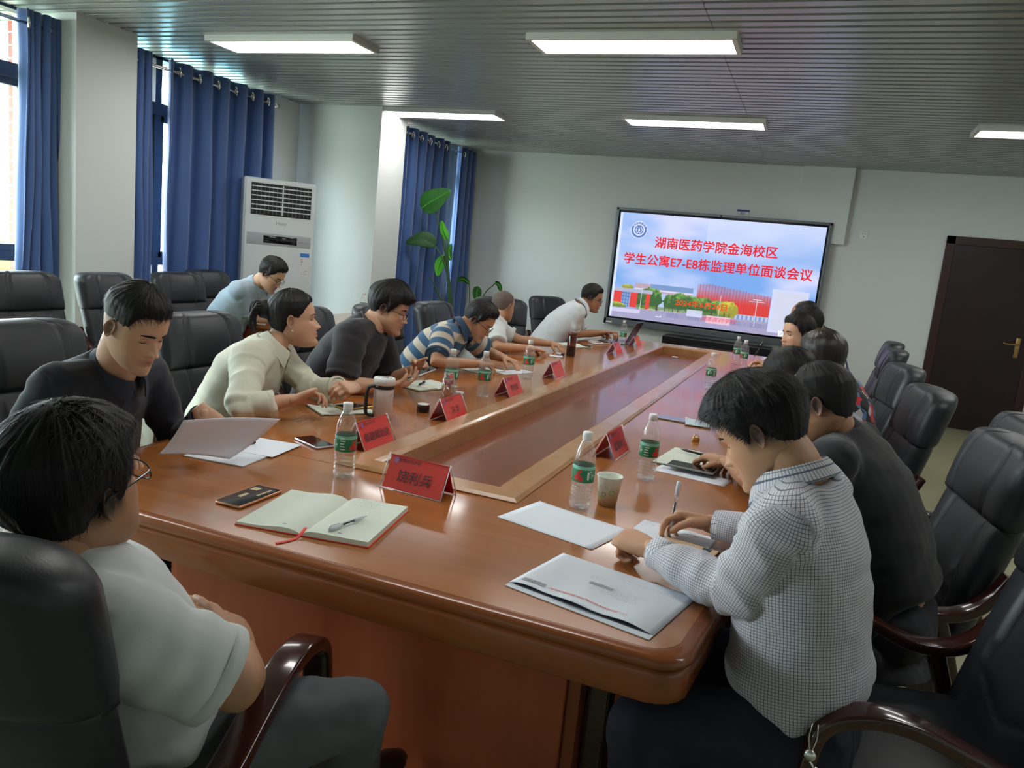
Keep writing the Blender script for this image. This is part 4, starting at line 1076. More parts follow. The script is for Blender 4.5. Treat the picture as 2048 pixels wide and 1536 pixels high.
# cup, mug, flasks -------------------------------------------------------------------------
t = thing('paper_cup', 'white paper cup printed with green and yellow circles', 'cup', (-.487, 2.235, TT))
m_cup = mat('cup_paper', (.72, .76, .66), .6)
obj('cup_wall', lathe([(.0265, .002), (.0275, 0), (.0385, .088), (.0400, .0905), (.0392, .092), (.0372, .090), (.0262, .004), (.001, .0035)], 32), m_cup, t)
cu = {}
for k, (a, z, r, c) in enumerate(((-2.55, .030, .0115, 'g'), (-2.55, .030, .0045, 'y'), (-1.75, .038, .0075, 'g'), (-2.1, .062, .005, 'y'), (-1.55, .062, .005, 'o'), (-2.7, .068, .0042, 'o'), (-2.2, .018, .0035, 'y'), (-1.0, .045, .009, 'g'), (-.5, .06, .006, 'y'), (-3.4, .05, .008, 'g'), (.6, .04, .01, 'g'), (1.6, .05, .008, 'o'))):
    rr = .0275+.011*z/.088+.0003; V = []; nn = 20
    for i in range(nn+1):
        q_ = 2*PI*i/nn
        for r2 in (r, r*.72):
            zz = z+r2*math.sin(q_); R_ = .0275+.011*zz/.088+.0004; an = a+r2*math.cos(q_)/R_; V.append((R_*math.cos(an), R_*math.sin(an), zz))
    b = MB(); b.add(V, [(2*i, 2*i+2, 2*i+3, 2*i+1) for i in range(nn)]); cu.setdefault(c, MB()).join(b)
for c, b in cu.items(): obj('printed_circle', b, mat('cup_'+c, {'g': (.16, .42, .14), 'y': (.70, .55, .20), 'o': (.42, .50, .22)}[c], .6), t)

t = thing('thermos_mug', 'white and silver lidded mug with a black handle behind the five character plate', 'mug', (-1.578, 2.742, TT), 0)
obj('mug_body', lathe([(.030, 0), (.040, .002), (.041, .125), (.041, .128)], 32), mat('mug_silver', (.74, .74, .76), .3), t)
obj('black_band', lathe([(.0415, .126), (.0432, .128), (.0432, .140), (.0415, .142)], 32), m_black, t)
obj('mug_lid', lathe([(.0415, .1415), (.0445, .143), (.0445, .168), (.042, .171), (.03, .1715), (.028, .169), (.001, .169)], 32), m_white, t)
obj('lid_button', lathe([(.026, .1692), (.0265, .172), (.022, .1745), (.001, .175)], 24), mat('lid_steel', (.6, .62, .62), .2, metal=.6), t)
hp = catmull([(0, -.040, .135), (0, -.060, .132), (0, -.070, .115), (0, -.072, .06), (0, -.068, .02), (0, -.040, .012)], 5)
obj('mug_handle', sweep_profile(hp, rrect(.011, .006, .004), (1, 0, 0)).xf(RZ(-.75)), m_black, t)
q = MB()
for k in range(7): a = -.35+k*.06; q.join(arc_patch(.0414, a, a+.035, .098+.0015*k, .101+.0015*k, 1))
obj('mug_print', q, m_ink, t, smooth=False)
t = thing('bottle_lid', 'dark brown screw lid standing alone with a white top', 'lid', (-1.515, 2.985, TT))
obj('lid_wall', lathe([(.026, 0), (.028, .001), (.028, .032), (.026, .034)], 28), mat('lid_brown', (.022, .010, .012), .25), t)
obj('lid_top', lathe([(.0262, .0335), (.0262, .0355), (.001, .0358)], 28), m_white, t)
t = thing('tea_flask', 'clear flask of yellow tea with red dates and lemon', 'bottle', (-1.437, 3.055, TT))
obj('flask_wall', lathe([(.020, 0), (.0275, .002), (.0285, .01), (.0285, .150), (.024, .156), (.0225, .160), (.0225, .178)], 28), m_pet, t)
obj('tea', lathe([(.018, .004), (.026, .006), (.026, .118), (.001, .119)], 24), clear_mat('yellow_tea', (.80, .48, .03), .02, .2), t)
for k, (x, y, z, c) in enumerate(((.010, -.012, .128, 'date'), (-.012, -.008, .132, 'date'), (.012, .008, .140, 'date'), (-.010, .010, .120, 'date'), (.0, -.015, .112, 'date2'))):
    obj('red_date', lathe([(.001, -.014), (.007, -.010), (.0095, 0), (.007, .010), (.001, .014)], 10).xf(RZ(k, (x, y, z))), mat(c, (.25, .02, .015) if c == 'date' else (.45, .12, .04), .4), t)
obj('lemon_slice', lathe([(.001, -.003), (.018, -.0025), (.019, 0), (.018, .0025), (.001, .003)], 20).xf(frame((.006, -.010, .098), (1, .2, 0), (0, .35, 1))), mat('lemon', (.75, .52, .03), .4), t)
t = thing('amber_flask', 'tall amber glass flask with dark lid in front of the white shirt man', 'bottle', (-1.645, 5.62, TT))
m_amber = clear_mat('amber_glass', (.42, .13, .02), .03, .4)
obj('flask_wall', lathe([(.028, 0), (.034, .003), (.0345, .01), (.0345, .155), (.031, .163)], 28), m_amber, t)
obj('flask_content', lathe([(.026, .006), (.030, .008), (.030, .075), (.001, .078)], 20), mat('flask_dark', (.06, .015, .005), .4), t)
obj('flask_lid', lathe([(.031, .160), (.0345, .162), (.0345, .180), (.032, .184), (.001, .185)], 28), mat('flask_lid', (.10, .03, .015), .3), t)
# laptop ----------------------------------------------------------------------------------
t = thing('laptop', 'open thin laptop seen from behind its dark lid at the far end', 'laptop', (-1.70, 7.17, TT), PI/2)
obj('laptop_base', box(-.155, .155, -.155, .105, .002, .014, .004), mat('laptop_silver', (.45, .46, .48), .3, metal=.7), t)
Mh = frame((0, -.155, .014), (1, 0, 0), (0, -.42, .92))
obj('laptop_lid', box(-.155, .155, 0, .215, -.003, .003, .002).xf(Mh), mat('lid_dark', (.035, .02, .03), .35), t, smooth=False)
obj('laptop_bezel', box(-.155, .155, .0, .215, -.0045, -.003).xf(Mh), MATS['laptop_silver'], t, smooth=False)
kb = MB()
for i in range(12):
    for j in range(4): kb.join(box(-.14+i*.0235, -.14+i*.0235+.019, -.13+j*.024, -.13+j*.024+.019, .0138, .0152))
o = obj('keyboard_keys', kb, m_black, t, smooth=False); o['kind'] = 'stuff'
t = thing('charging_cable', 'white cable coiled on the table beside the laptop', 'cable', (0, 0, TT))
obj('cable_cord', tube([(-1.83, 6.78, .006), (-1.75, 6.72, .006), (-1.70, 6.80, .010), (-1.76, 6.90, .006), (-1.84, 6.84, .008), (-1.80, 6.74, .012), (-1.72, 6.76, .006), (-1.66, 6.90, .006), (-1.70, 7.0, .006)], .0045, 8, sub=6), m_white, t)
# small things
t = thing('earbud_case', 'tiny white case lying beside the bottle of the striped polo man', 'case', (-1.575, 3.49, TT), .4)
obj('case_shell', box(-.022, .022, -.012, .012, 0, .015, .006, 3), m_white, t); obj('case_seam', box(-.0222, .0222, -.0122, .0122, .0095, .0101), m_inkgrey, t, smooth=False)
t = thing('marker_stub', 'short white and black marker by the hand of the bald man', 'marker', (-1.715, 5.58, TT), -.3)
obj('marker_body', tube([(-.03, 0, .011), (.015, 0, .011)], .010, 10), m_white, t); obj('marker_cap', tube([(.015, 0, .011), (.035, 0, .011)], .011, 10), m_black, t)
t = thing('gold_clip', 'small gold metal clip standing behind the open lined notebook', 'clip', (-.378, 3.36, TT), .2)
obj('clip_body', box(-.016, .016, -.010, .010, 0, .018, .003), mat('gold', (.75, .45, .12), .25, metal=.9), t); obj('clip_ring', tube([(.010*math.cos(a), 0, .022+.008*math.sin(a)) for a in np.linspace(0, 2*PI, 13)], .0025, 6, cap=False), MATS['gold'], t)
t = sheet(-.425, 3.76, .15, .12, .16, 'folded pale tissue packet beside the phone on the right side', m=mat('tissue', (.55, .66, .70), .6), sag=.006, th=.004, name='tissue_packet', cat='tissue')
t = thing('small_white_disc', 'small white disc lying in the sunken middle at the far end', 'disc', (-1.085, 7.10, TZ-RD+.0006))
obj('disc', lathe([(.028, 0), (.032, .003), (.028, .008), (.001, .010)], 20), m_white, t); obj('disc_rim', tube([(.030*math.cos(a), .030*math.sin(a), .004) for a in np.linspace(0, 2*PI, 21)], .002, 6, cap=False), m_inkgrey, t)
t = thing('round_bag', 'round brown patterned leather bag with tan piping behind the black shirt man', 'bag', (.215, 3.28, .66), .25)
m_bag = mat('bag_canvas', (.10, .055, .03), .6, noise=((60, 60, 60), (.03, .018, .012), .08))
Mb = frame((0, 0, 0), (1, 0, 0), (0, 0, 1))
obj('bag_body', lathe([(.001, -.03), (.072, -.028), (.078, -.02), (.078, .02), (.072, .028), (.001, .03)], 32).xf(Mb), m_bag, t)
for z in (-.026, .026): obj('piping', tube([(.075*math.cos(a), .075*math.sin(a), z) for a in np.linspace(0, 2*PI, 33)], .004, 6, cap=False).xf(Mb), mat('tan_leather', (.42, .20, .08), .5), t)
obj('strap', tube([(-.06, 0, .045), (-.05, .0, .14), (0, 0, .20), (.05, 0, .14), (.06, 0, .045)], .005, 6, sub=4), MATS['tan_leather'], t)
# ================================================================ people
def fastmesh(name, V, Fs):
    """V (n,3); Fs list of (m,k) int arrays"""
    me = bpy.data.meshes.new(name); Fs = [np.asarray(f, np.int32) for f in Fs if len(f)]
    me.vertices.add(len(V)); me.vertices.foreach_set('co', np.asarray(V, np.float32).ravel())
    loops = np.concatenate([f.ravel() for f in Fs]); tot = np.concatenate([np.full(len(f), f.shape[1], np.int32) for f in Fs])
    me.loops.add(len(loops)); me.loops.foreach_set('vertex_index', loops)
    me.polygons.add(len(tot)); st = np.concatenate([[0], np.cumsum(tot)[:-1]]).astype(np.int32)
    me.polygons.foreach_set('loop_start', st); me.polygons.foreach_set('loop_total', tot)
    me.update(calc_edges=True); me.validate()
    me.polygons.foreach_set('use_smooth', [True]*len(tot)); return me
def mget(me):
    V = np.empty(len(me.vertices)*3, np.float32); me.vertices.foreach_get('co', V)
    L = np.empty(len(me.loops), np.int32); me.loops.foreach_get('vertex_index', L)
    t = np.empty(len(me.polygons), np.int32); me.polygons.foreach_get('loop_total', t)
    st = np.empty(len(me.polygons), np.int32); me.polygons.foreach_get('loop_start', st)
    Fs = []
    for k in (3, 4):
        s = st[t == k]
        if len(s): Fs.append(L[s[:, None]+np.arange(k)])
    return V.reshape(-1, 3).astype(float), Fs
def blob(parts, voxel, it=6):
    """union of closed shapes fused into one smooth skin"""
    b = MB()
    for p in parts: b.join(p)
    me = rawmesh('tmp', b); bm = bmesh.new(); bm.from_mesh(me); bmesh.ops.recalc_face_normals(bm, faces=bm.faces); bm.to_mesh(me); bm.free()
    o = bpy.data.objects.new('tmp', me); COL.objects.link(o)
    m = o.modifiers.new('r', 'REMESH'); m.mode = 'VOXEL'; m.voxel_size = voxel
    if it: s = o.modifiers.new('s', 'SMOOTH'); s.factor = .5; s.iterations = it
    dg = bpy.context.evaluated_depsgraph_get(); r = bpy.data.meshes.new_from_object(o.evaluated_get(dg))
    V, Fs = mget(r); bpy.data.objects.remove(o); bpy.data.meshes.remove(me); bpy.data.meshes.remove(r)
    return V, Fs
def vnormals(V, Fs):
    N = np.zeros_like(V)
    for F in Fs:
        a = V[F[:, 1]]-V[F[:, 0]]; c = V[F[:, -1]]-V[F[:, 0]]; n = np.cross(a, c)
        if F.shape[1] == 4: n = n+np.cross(V[F[:, 3]]-V[F[:, 2]], V[F[:, 1]]-V[F[:, 2]])
        for k in range(F.shape[1]): np.add.at(N, F[:, k], n)
    return N/(np.linalg.norm(N, axis=1)[:, None]+1e-12)
def merge(items):
    Vs, F3, F4, k = [], [], [], 0; sizes = []
    for V, Fs in items:
        Vs.append(V); sizes.append(len(V))
        for F in Fs: (F3 if F.shape[1] == 3 else F4).append(F+k)
        k += len(V)
    out = []
    if F3: out.append(np.concatenate(F3))
    if F4: out.append(np.concatenate(F4))
    return np.concatenate(Vs), out, sizes
def sstep(x, a, b): t = np.clip((x-a)/(b-a), 0, 1); return t*t*(3-2*t)

HK = np.array([(-.118, .010, .070, .030), (-.115, .024, .083, .012), (-.106, .038, .090, -.015), (-.092, .050, .0905, -.038), (-.070, .0600, .0885, -.062), (-.045, .0670, .0885, -.078),
      (-.020, .0710, .0870, -.088), (.000, .0735, .0850, -.094), (.030, .0765, .0890, -.101), (.055, .0760, .0860, -.101), (.080, .0680, .0740, -.090), (.098, .0530, .0540, -.070), (.110, .0360, .0330, -.048), (.116, .0200, .0150, -.030), (.119, .0060, -.0010, -.013)])
HK = np.column_stack([HK[:, 0], HK[:, 1], HK[:, 2], -HK[:, 3]])
def skull(th, z, jaw=1., hold=None):
    zz = z if hold is None else np.maximum(z, hold)
    w = np.interp(zz, HK[:, 0], HK[:, 1]); f = np.interp(zz, HK[:, 0], HK[:, 2]); bk = np.interp(zz, HK[:, 0], HK[:, 3])
    w = w*(1+(jaw-1)*sstep(-zz, -.02, .06))
    s, c = np.sin(th), np.cos(th)
    # ring centre sits between front and back so chin and crown rings close neatly
    cy = np.where(bk < 0, (f-bk)/2, 0)*0
    cyf = (f-bk)/2; hy = (f+bk)/2
    x = w*np.sign(s)*np.abs(s)**.92; y = cyf+hy*np.sign(c)*np.abs(c)**.94
    return x, y
def g(v, s): return np.exp(-(v/s)**2)
def features(x, y, z, fem=False, full=0.):
    fr = sstep(y, .01, .05); ax = np.abs(x)
    nose = np.where(z > -.033, np.clip((.014-z)/.047, 0, 1)**1.3, np.exp(-((z+.033)/.0075)**2))*(z < .02)
    d = .0235*nose*g(x, .0085+.004*sstep(-z, .01, .035)) + .010*g(ax-.0125, .0065)*g(z+.035, .0085)
    d = d - .0095*g(ax-.030, .015)*g(z-.002, .0115) - .004*g(x, .012)*g(z-.008, .008)
    d = d + .0040*g(ax-.028, .022)*g(z-.021, .007)
    d = d + .0065*g(x, .021)*g(z+.057, .0055)+.0070*g(x, .019)*g(z+.0695, .0055)-.0030*g(x, .026)*g(z+.0632, .0020)
    d = d - .0035*g(x, .03)*g(z+.081, .006)+.0065*g(x, .018)*g(z+.100, .012)
    d = d + .0045*g(ax-.045, .018)*g(z+.022, .018)
    d = d - .003*g(ax-.034, .007)*g(z+.052, .02)
    return d*fr
def head_mesh(nz, nt, jaw=1., lids=.6, full=0.):
    t = np.linspace(0, 1, nz); z = -.118+.237*(.5-.5*np.cos(PI*(t*.96+.02))); z = (z-z[0])/(z[-1]-z[0])*.237-.118
    # denser rows over the face
    z = np.interp(np.linspace(0, 1, nz), [0, .12, .62, 1], [-.118, -.105, .035, .119])
    th = np.linspace(0, 2*PI, nt, endpoint=False); th = th-.62*np.sin(th)*.55     # denser at the front
    Z, T = np.meshgrid(z, th, indexing='ij'); x, y = skull(T.ravel(), Z.ravel(), jaw); zz = Z.ravel().copy()
    y = y+features(x, y, zz, full=full)
    V = np.column_stack([x, y, zz]); i = np.arange(nz-1)[:, None]*nt; j = np.arange(nt)[None, :]; jn = (j+1) % nt
    F = np.stack([(i+j), (i+jn), (i+nt+jn), (i+nt+j)], -1).reshape(-1, 4)
    caps = []
    V = np.vstack([V, [[0, V[:nt, 1].mean(), -.1185], [0, V[-nt:, 1].mean(), .1205]]]); k = len(V)
    a = np.arange(nt); b_ = (a+1) % nt
    caps = np.concatenate([np.column_stack([b_, a, np.full(nt, k-2)]), np.column_stack([a+(nz-1)*nt, b_+(nz-1)*nt, np.full(nt, k-1)])])
    return V, [caps, F]
def face_y(x, z, jaw=1.):
    """front surface height of the face at (x,z)"""
    x = np.atleast_1d(np.asarray(x, float)); z = np.broadcast_to(np.asarray(z, float), x.shape)
    w = np.interp(z, HK[:, 0], HK[:, 1]); w = w*(1+(jaw-1)*sstep(-z, -.02, .06)); s = np.clip(np.abs(x)/w, 0, .999)**(1/.92)
    f = np.interp(z, HK[:, 0], HK[:, 2]); bk = np.interp(z, HK[:, 0], HK[:, 3])
    y = (f-bk)/2+(f+bk)/2*np.sqrt(1-s*s)**.94; return y+features(x, y, z)
def ear_mesh(s, n=22, m=7):
    V = []; rs = [0, .3, .55, .72, .84, .93, 1.0, 1.02, .9, .5, 0.]; hs = [.001, .0005, .003, .006, .0095, .0105, .0085, .003, -.002, -.005, -.006]
    for r, h in zip(rs, hs):
        for k in range(n):
            a = 2*PI*k/n; u = r*math.cos(a)*.0150; v = r*math.sin(a)*.0285
            if v < 0: u *= 1-.45*(v/-.0325)
            if v > 0: u *= 1.05
            hh = h*(1 if not (math.cos(a) > .2 and abs(math.sin(a)) < .8) or r < .5 else .45)
            out = hh*.75+.006+.34*max(0, -u)
            V.append((s*(.0695+out-.0), -.012+u-.10*v*0, .001+v+.15*u))
    V = np.array(V); L = len(rs); i = np.arange(L-1)[:, None]*n; j = np.arange(n)[None, :]; jn = (j+1) % n
    F = np.stack([i+j, i+jn, i+n+jn, i+n+j], -1).reshape(-1, 4); return V, [F]
def lid_mesh(s, e_hi, e_lo, R=.0136):
    """upper and lower eyelid shells over the eyeball"""
    out = []
    for lo, hi in ((e_hi, 85), (-80, e_lo)):
        el = np.radians(np.linspace(lo, hi, 7)); az = np.radians(np.linspace(-75, 75, 15)); V = []
        for e in el:
            for a in az:
                ee = e*(1-.35*(a/1.35)**2) if abs(math.degrees(e)-(e_hi if lo == e_hi else e_lo)) < 1 else e
                V.append((R*math.cos(ee)*math.sin(a), R*math.cos(ee)*math.cos(a), R*math.sin(ee)))
        n = 15; i = np.arange(6)[:, None]*n; j = np.arange(14)[None, :]
        F = np.stack([i+j, i+j+1, i+n+j+1, i+n+j], -1).reshape(-1, 4)
        V = np.array(V); th = V*(1+.0012/R*0); out.append((V+np.array([s*.031, .0605, .0015]), [F]))
    return out
HAIR = {   # azimuth (0 front .. 180 back) -> hairline height ; top and side thickness
 'short': dict(az=[0, 30, 48, 58, 70, 80, 92, 104, 125, 150, 180], z=[.072, .070, .060, .030, .010, -.010, .022, .010, -.030, -.050, -.055], top=.024, side=.012),
 'full': dict(az=[0, 30, 48, 58, 70, 80, 92, 104, 125, 150, 180], z=[.050, .050, .046, .022, -.002, -.018, .016, .000, -.035, -.048, -.052], top=.032, side=.018),
 'fade': dict(az=[0, 30, 48, 58, 70, 85, 100, 125, 150, 180], z=[.070, .068, .062, .030, .018, .020, .018, .012, .006, .004], top=.026, side=.006),
 'receding': dict(az=[0, 25, 40, 55, 64, 78, 92, 104, 125, 150, 180], z=[.104, .102, .090, .070, .030, -.008, .016, .004, -.035, -.055, -.060], top=.010, side=.007),
 'balding': dict(az=[0, 25, 40, 55, 64, 78, 92, 104, 125, 150, 180], z=[.112, .112, .105, .085, .045, -.005, .018, .004, -.035, -.055, -.060], top=.006, side=.011),
 'buzz': dict(az=[0, 30, 48, 60, 78, 92, 104, 125, 150, 180], z=[.095, .092, .078, .055, .005, .020, .004, -.035, -.052, -.056], top=.0016, side=.0018),
 'bun': dict(az=[0, 30, 50, 62, 76, 88, 98, 110, 130, 150, 180], z=[.072, .066, .050, .026, .004, .012, .016, -.02, -.055, -.068, -.070], top=.018, side=.012),
 'bob': dict(az=[0, 30, 46, 58, 66, 76, 90, 120, 150, 180], z=[.045, .045, .03, -.04, -.10, -.125, -.13, -.13, -.135, -.135], top=.026, side=.026),
}
def hair_mesh(kind, nz, nt, seed, jaw=1., rough=1.):
    h = HAIR[kind]; bob = kind == 'bob'; z0 = -.14 if bob else -.075
    z = np.concatenate([np.linspace(z0, .10, nz), .10+.0195*np.sin(np.linspace(0, PI/2, 14)[1:])]); nz = len(z)
    th = np.linspace(0, 2*PI, nt, endpoint=False); Z, T = np.meshgrid(z, th, indexing='ij'); Z = Z.ravel(); T = T.ravel()
    x, y = skull(T, Z, jaw, hold=-.01 if bob else -.06)
    if bob: x = x*(1+.10*sstep(-Z, 0, .1)-.25*sstep(-Z, .10, .14)); y = y*(1-.20*sstep(-Z, .10, .14))
    az = np.degrees(np.abs(np.arctan2(x, y+.0))); zl = np.interp(az, h['az'], h['z'])
    zl = zl+.004*vnoise(np.column_stack([az*.22, x*0, np.sign(x)]), seed)
    m = sstep(Z, zl-.001, zl+.020)
    n = np.column_stack([x/.0058, (y+.008)/.0094, (Z-.02)/.0100]); n /= np.linalg.norm(n, axis=1)[:, None]
    th_ = h['side']+(h['top']-h['side'])*np.clip(np.maximum(n[:, 2], .75*n[:, 1]), 0, 1)**1.3
    q = np.column_stack([az*.33, Z*16, np.sign(x)*.5+y*4]); st = vnoise(q, seed)*.55+vnoise(q*2.1, seed+1)*.45
    lump = vnoise(np.column_stack([x*22, y*22, Z*22]), seed+3)
    rw = np.interp(az, [0, 45, 75, 120, 180], [.020, .030, .055, .065, .075]) if not bob else .03+0*az
    rp = sstep(Z, zl, zl+rw)
    off = th_*(.10*np.sqrt(m)+.90*rp)*(1+.18*lump*rough)+rp*th_*.25*st*rough-.004*(1-m)
    P = np.column_stack([x, y, Z])+n*off[:, None]
    if kind == 'balding':
        bald = g(x, .045)*g(y-.0, .065)*sstep(Z, .07, .10); P -= n*(bald*.014)[:, None]; m = m*(1-bald*.9)
    if kind in ('full', 'short', 'fade'):
        P[:, 2] += .008*sstep(y, .0, .08)*m*(Z > .04)
    if kind == 'full': P[:, 1] += .010*g(az, 45)*m*g(Z-.06, .03)
    i = np.arange(nz-1)[:, None]*nt; j = np.arange(nt)[None, :]; jn = (j+1) % nt
    F = np.stack([i+j, i+jn, i+nt+jn, i+nt+j], -1).reshape(-1, 4); F = F[(m[F] > 0.001).any(1)]
    P = np.vstack([P, [[0, P[-nt:, 1].mean(), P[-nt:, 2].mean()+.0005]]]); k = len(P)-1
    a = np.arange(nt)+(nz-1)*nt; b_ = (np.arange(nt)+1) % nt+(nz-1)*nt
    cap = np.column_stack([a, b_, np.full(nt, k)])
    return P, [cap, F], np.append(m, 1.), np.vstack([n, [[0, 0, 1]]])
def strands(P, n, m, N, L, lift, width, seed, comb=(0, 1, 0), down=.4, kind='short'):
    r = np.random.RandomState(seed); w = np.where(m > .25, 1., 0.); w[-1] = 0; w /= w.sum()
    idx = r.choice(len(P), N, p=w); p = P[idx]+r.normal(0, .002, (N, 3)); nn = n[idx]; cb = np.array(comb, float)
    d = cb[None, :]+np.array([0, 0, -down])*(1-sstep(p[:, 2], .06, .11))[:, None]+r.normal(0, .28, (N, 3))
    # hair on the sides falls, hair on top follows the comb, the crown whorls
    back = sstep(-p[:, 1], .03, .09)[:, None]; d = d*(1-back)+np.array([0, -.1, -1.])*back+r.normal(0, .12, (N, 3))*back
    d = d-nn*(d*nn).sum(1)[:, None]; d /= np.linalg.norm(d, axis=1)[:, None]+1e-9
    d = d+nn*(lift*r.uniform(.5, 1.3, N))[:, None]; d /= np.linalg.norm(d, axis=1)[:, None]
    le = L*r.uniform(.5, 1.2, N); base = p-nn*.004
    s = np.cross(d, nn); s /= np.linalg.norm(s, axis=1)[:, None]+1e-9
    tl = (.4+.6*sstep(p[:, 2], .02, .08)); le = le*tl
    pts = []; K = 4
    for k in range(K):
        t = k/(K-1); c = base+d*(le*t)[:, None]-nn*(le*.35*t*t)[:, None]-np.array([0, 0, 1])*(le*.10*t*t)[:, None]
        ww = width*(1-t*.85); pts.append(c-s*ww/2); pts.append(c+s*ww/2)
    V = np.stack(pts, 1).reshape(-1, 3); b0_ = np.arange(N)[:, None]*2*K
    F = np.concatenate([b0_+np.array([[2*k, 2*k+1, 2*k+3, 2*k+2]]) for k in range(K-1)]); return V, [F]

def hand_parts(s, curl, thumb=(.5, .4), splay=.06, size=1.):
    """local hand: wrist at the origin, fingers along +y, back of the hand +z, thumb side = s on x"""
    parts = []
    prof = [(-.030, .0215, .0160, 0), (-.015, .0270, .0190, 0), (.012, .0330, .0180, .001), (.040, .0400, .0160, .001), (.070, .0420, .0140, .001), (.088, .0400, .0115, 0), (.095, .034, .008, 0)]
    R = []; a = np.linspace(0, 2*PI, 18, endpoint=False)
    for y, w, h, z in prof: R.append(np.column_stack([w*np.sign(np.cos(a))*abs(np.cos(a))**.8, np.full(18, y), z+h*np.sign(np.sin(a))*abs(np.sin(a))**.9]))
    parts.append(rings_mesh(R))
    if np.isscalar(curl): curl = [curl]*4
    bx = [s*.0305, s*.0105, -s*.0100, -s*.0290]; by = [.086, .090, .087, .078]; ls = [.97, 1.06, 1.0, .80]; rs = [.0088, .0090, .0086, .0076]
    for k in range(4):
        c = curl[k]; p = np.array([bx[k], by[k]-.012, -.001]); q = s*(1.5-k)*splay
        ang = 0; P = [p.copy()-np.array([0, .02, 0])]; P.append(p.copy()); rad = [rs[k]*1.05]*2
        d0 = np.array([math.sin(q), math.cos(q), 0])
        for L, fl, rr in ((.044, c*1.35, 1.), (.027, c*1.55, .93), (.021, c*.95, .84)):
            ang += fl; d = np.array([d0[0]*math.cos(ang), d0[1]*math.cos(ang), -math.sin(ang)])
            p = p+d*L*ls[k]*.5; P.append(p.copy()); rad.append(rs[k]*rr*.97); p = p+d*L*ls[k]*.5; P.append(p.copy()); rad.append(rs[k]*rr*(1.02 if L > .025 else .86))
        parts.append(tube(P, rad, 10, up=(1, 0, 0), rnd=True))
    o_, f_ = thumb; p = np.array([s*.022, .012, -.006]); P = [p.copy()]; rad = [.0155]
    d = nrm((s*.75*o_*1.6, .75, -.30)); 
    for L, rr, bend in ((.040, .0125, 0), (.030, .0108, f_), (.024, .0092, f_*1.1)):
        if bend: d = nrm(d+np.array([-s*.9*bend, .25*bend, -.7*bend]))
        p = p+d*L; P.append(p.copy()); rad.append(rr)
    parts.append(tube(P, rad, 10, rnd=True))
    if size != 1.:
        for q in parts: q.xf(np.diag([size, size, size, 1.]))
    return parts
SKIN = {'light': (.60, .35, .225), 'mid': (.51, .275, .160), 'tan': (.42, .215, .118), 'pale': (.64, .42, .31)}
m_skin = attr_mat('skin', .52, sss=.10, bump=(350, .08, .0008))
m_hair = mat('black_hair', (.010, .009, .009), .55, spec=.3); m_hairb = mat('brown_black_hair', (.020, .013, .011), .4, spec=.5)
m_fuzz = mat('grey_stubble', (.12, .09, .075), .8)
m_eye = mat('eye_white', (.62, .58, .56), .25); m_iris = mat('iris_dark', (.015, .008, .005), .12)
m_lensg = clear_mat('spectacle_lens', (.93, .95, .97), .03, .18); m_wire = mat('spectacle_frame', (.015, .014, .016), .3)
m_shoe = mat('shoe_leather', (.02, .018, .017), .35)
def cloth_mat(name, col, rough=.85, pat=None):
    m = mat(name, col, rough, bump=(420, .18, .0009), sheen=.15)
    if pat: pat(m)
    return m
def pat_check(m):
    nt = m.node_tree; b = nt.nodes['Principled BSDF']; a = nt.nodes.new('ShaderNodeAttribute'); a.attribute_name = 'fabric'
    s = nt.nodes.new('ShaderNodeSeparateXYZ'); nt.links.new(a.outputs['Vector'], s.inputs[0]); outs = []
    for ax in ('X', 'Y'):
        mu = nt.nodes.new('ShaderNodeMath'); mu.operation = 'MULTIPLY'; mu.inputs[1].default_value = 160.; nt.links.new(s.outputs[ax], mu.inputs[0])
        fr = nt.nodes.new('ShaderNodeMath'); fr.operation = 'FRACT'; nt.links.new(mu.outputs[0], fr.inputs[0])
        lt = nt.nodes.new('ShaderNodeMath'); lt.operation = 'LESS_THAN'; lt.inputs[1].default_value = .17; nt.links.new(fr.outputs[0], lt.inputs[0]); outs.append(lt)
    ad = nt.nodes.new('ShaderNodeMath'); ad.operation = 'MAXIMUM'; nt.links.new(outs[0].outputs[0], ad.inputs[0]); nt.links.new(outs[1].outputs[0], ad.inputs[1])
    mx = nt.nodes.new('ShaderNodeMix'); mx.data_type = 'RGBA'; mx.inputs[6].default_value = (.60, .58, .61, 1); mx.inputs[7].default_value = (.10, .11, .16, 1)
    nt.links.new(ad.outputs[0], mx.inputs[0]); nt.links.new(mx.outputs[2], b.inputs['Base Color'])
def pat_stripe(m):
    nt = m.node_tree; b = nt.nodes['Principled BSDF']; a = nt.nodes.new('ShaderNodeAttribute'); a.attribute_name = 'fabric'
    s = nt.nodes.new('ShaderNodeSeparateXYZ'); nt.links.new(a.outputs['Vector'], s.inputs[0])
    mu = nt.nodes.new('ShaderNodeMath'); mu.operation = 'MULTIPLY'; mu.inputs[1].default_value = 11.; nt.links.new(s.outputs['Y'], mu.inputs[0])
    fr = nt.nodes.new('ShaderNodeMath'); fr.operation = 'FRACT'; nt.links.new(mu.outputs[0], fr.inputs[0])
    r = nt.nodes.new('ShaderNodeValToRGB'); r.color_ramp.interpolation = 'CONSTANT'; e = r.color_ramp.elements
    e[0].position = 0; e[0].color = (.035, .10, .19, 1); e[1].position = .5; e[1].color = (.50, .43, .34, 1)
    nt.links.new(fr.outputs[0], r.inputs[0]); nt.links.new(r.outputs[0], b.inputs['Base Color'])
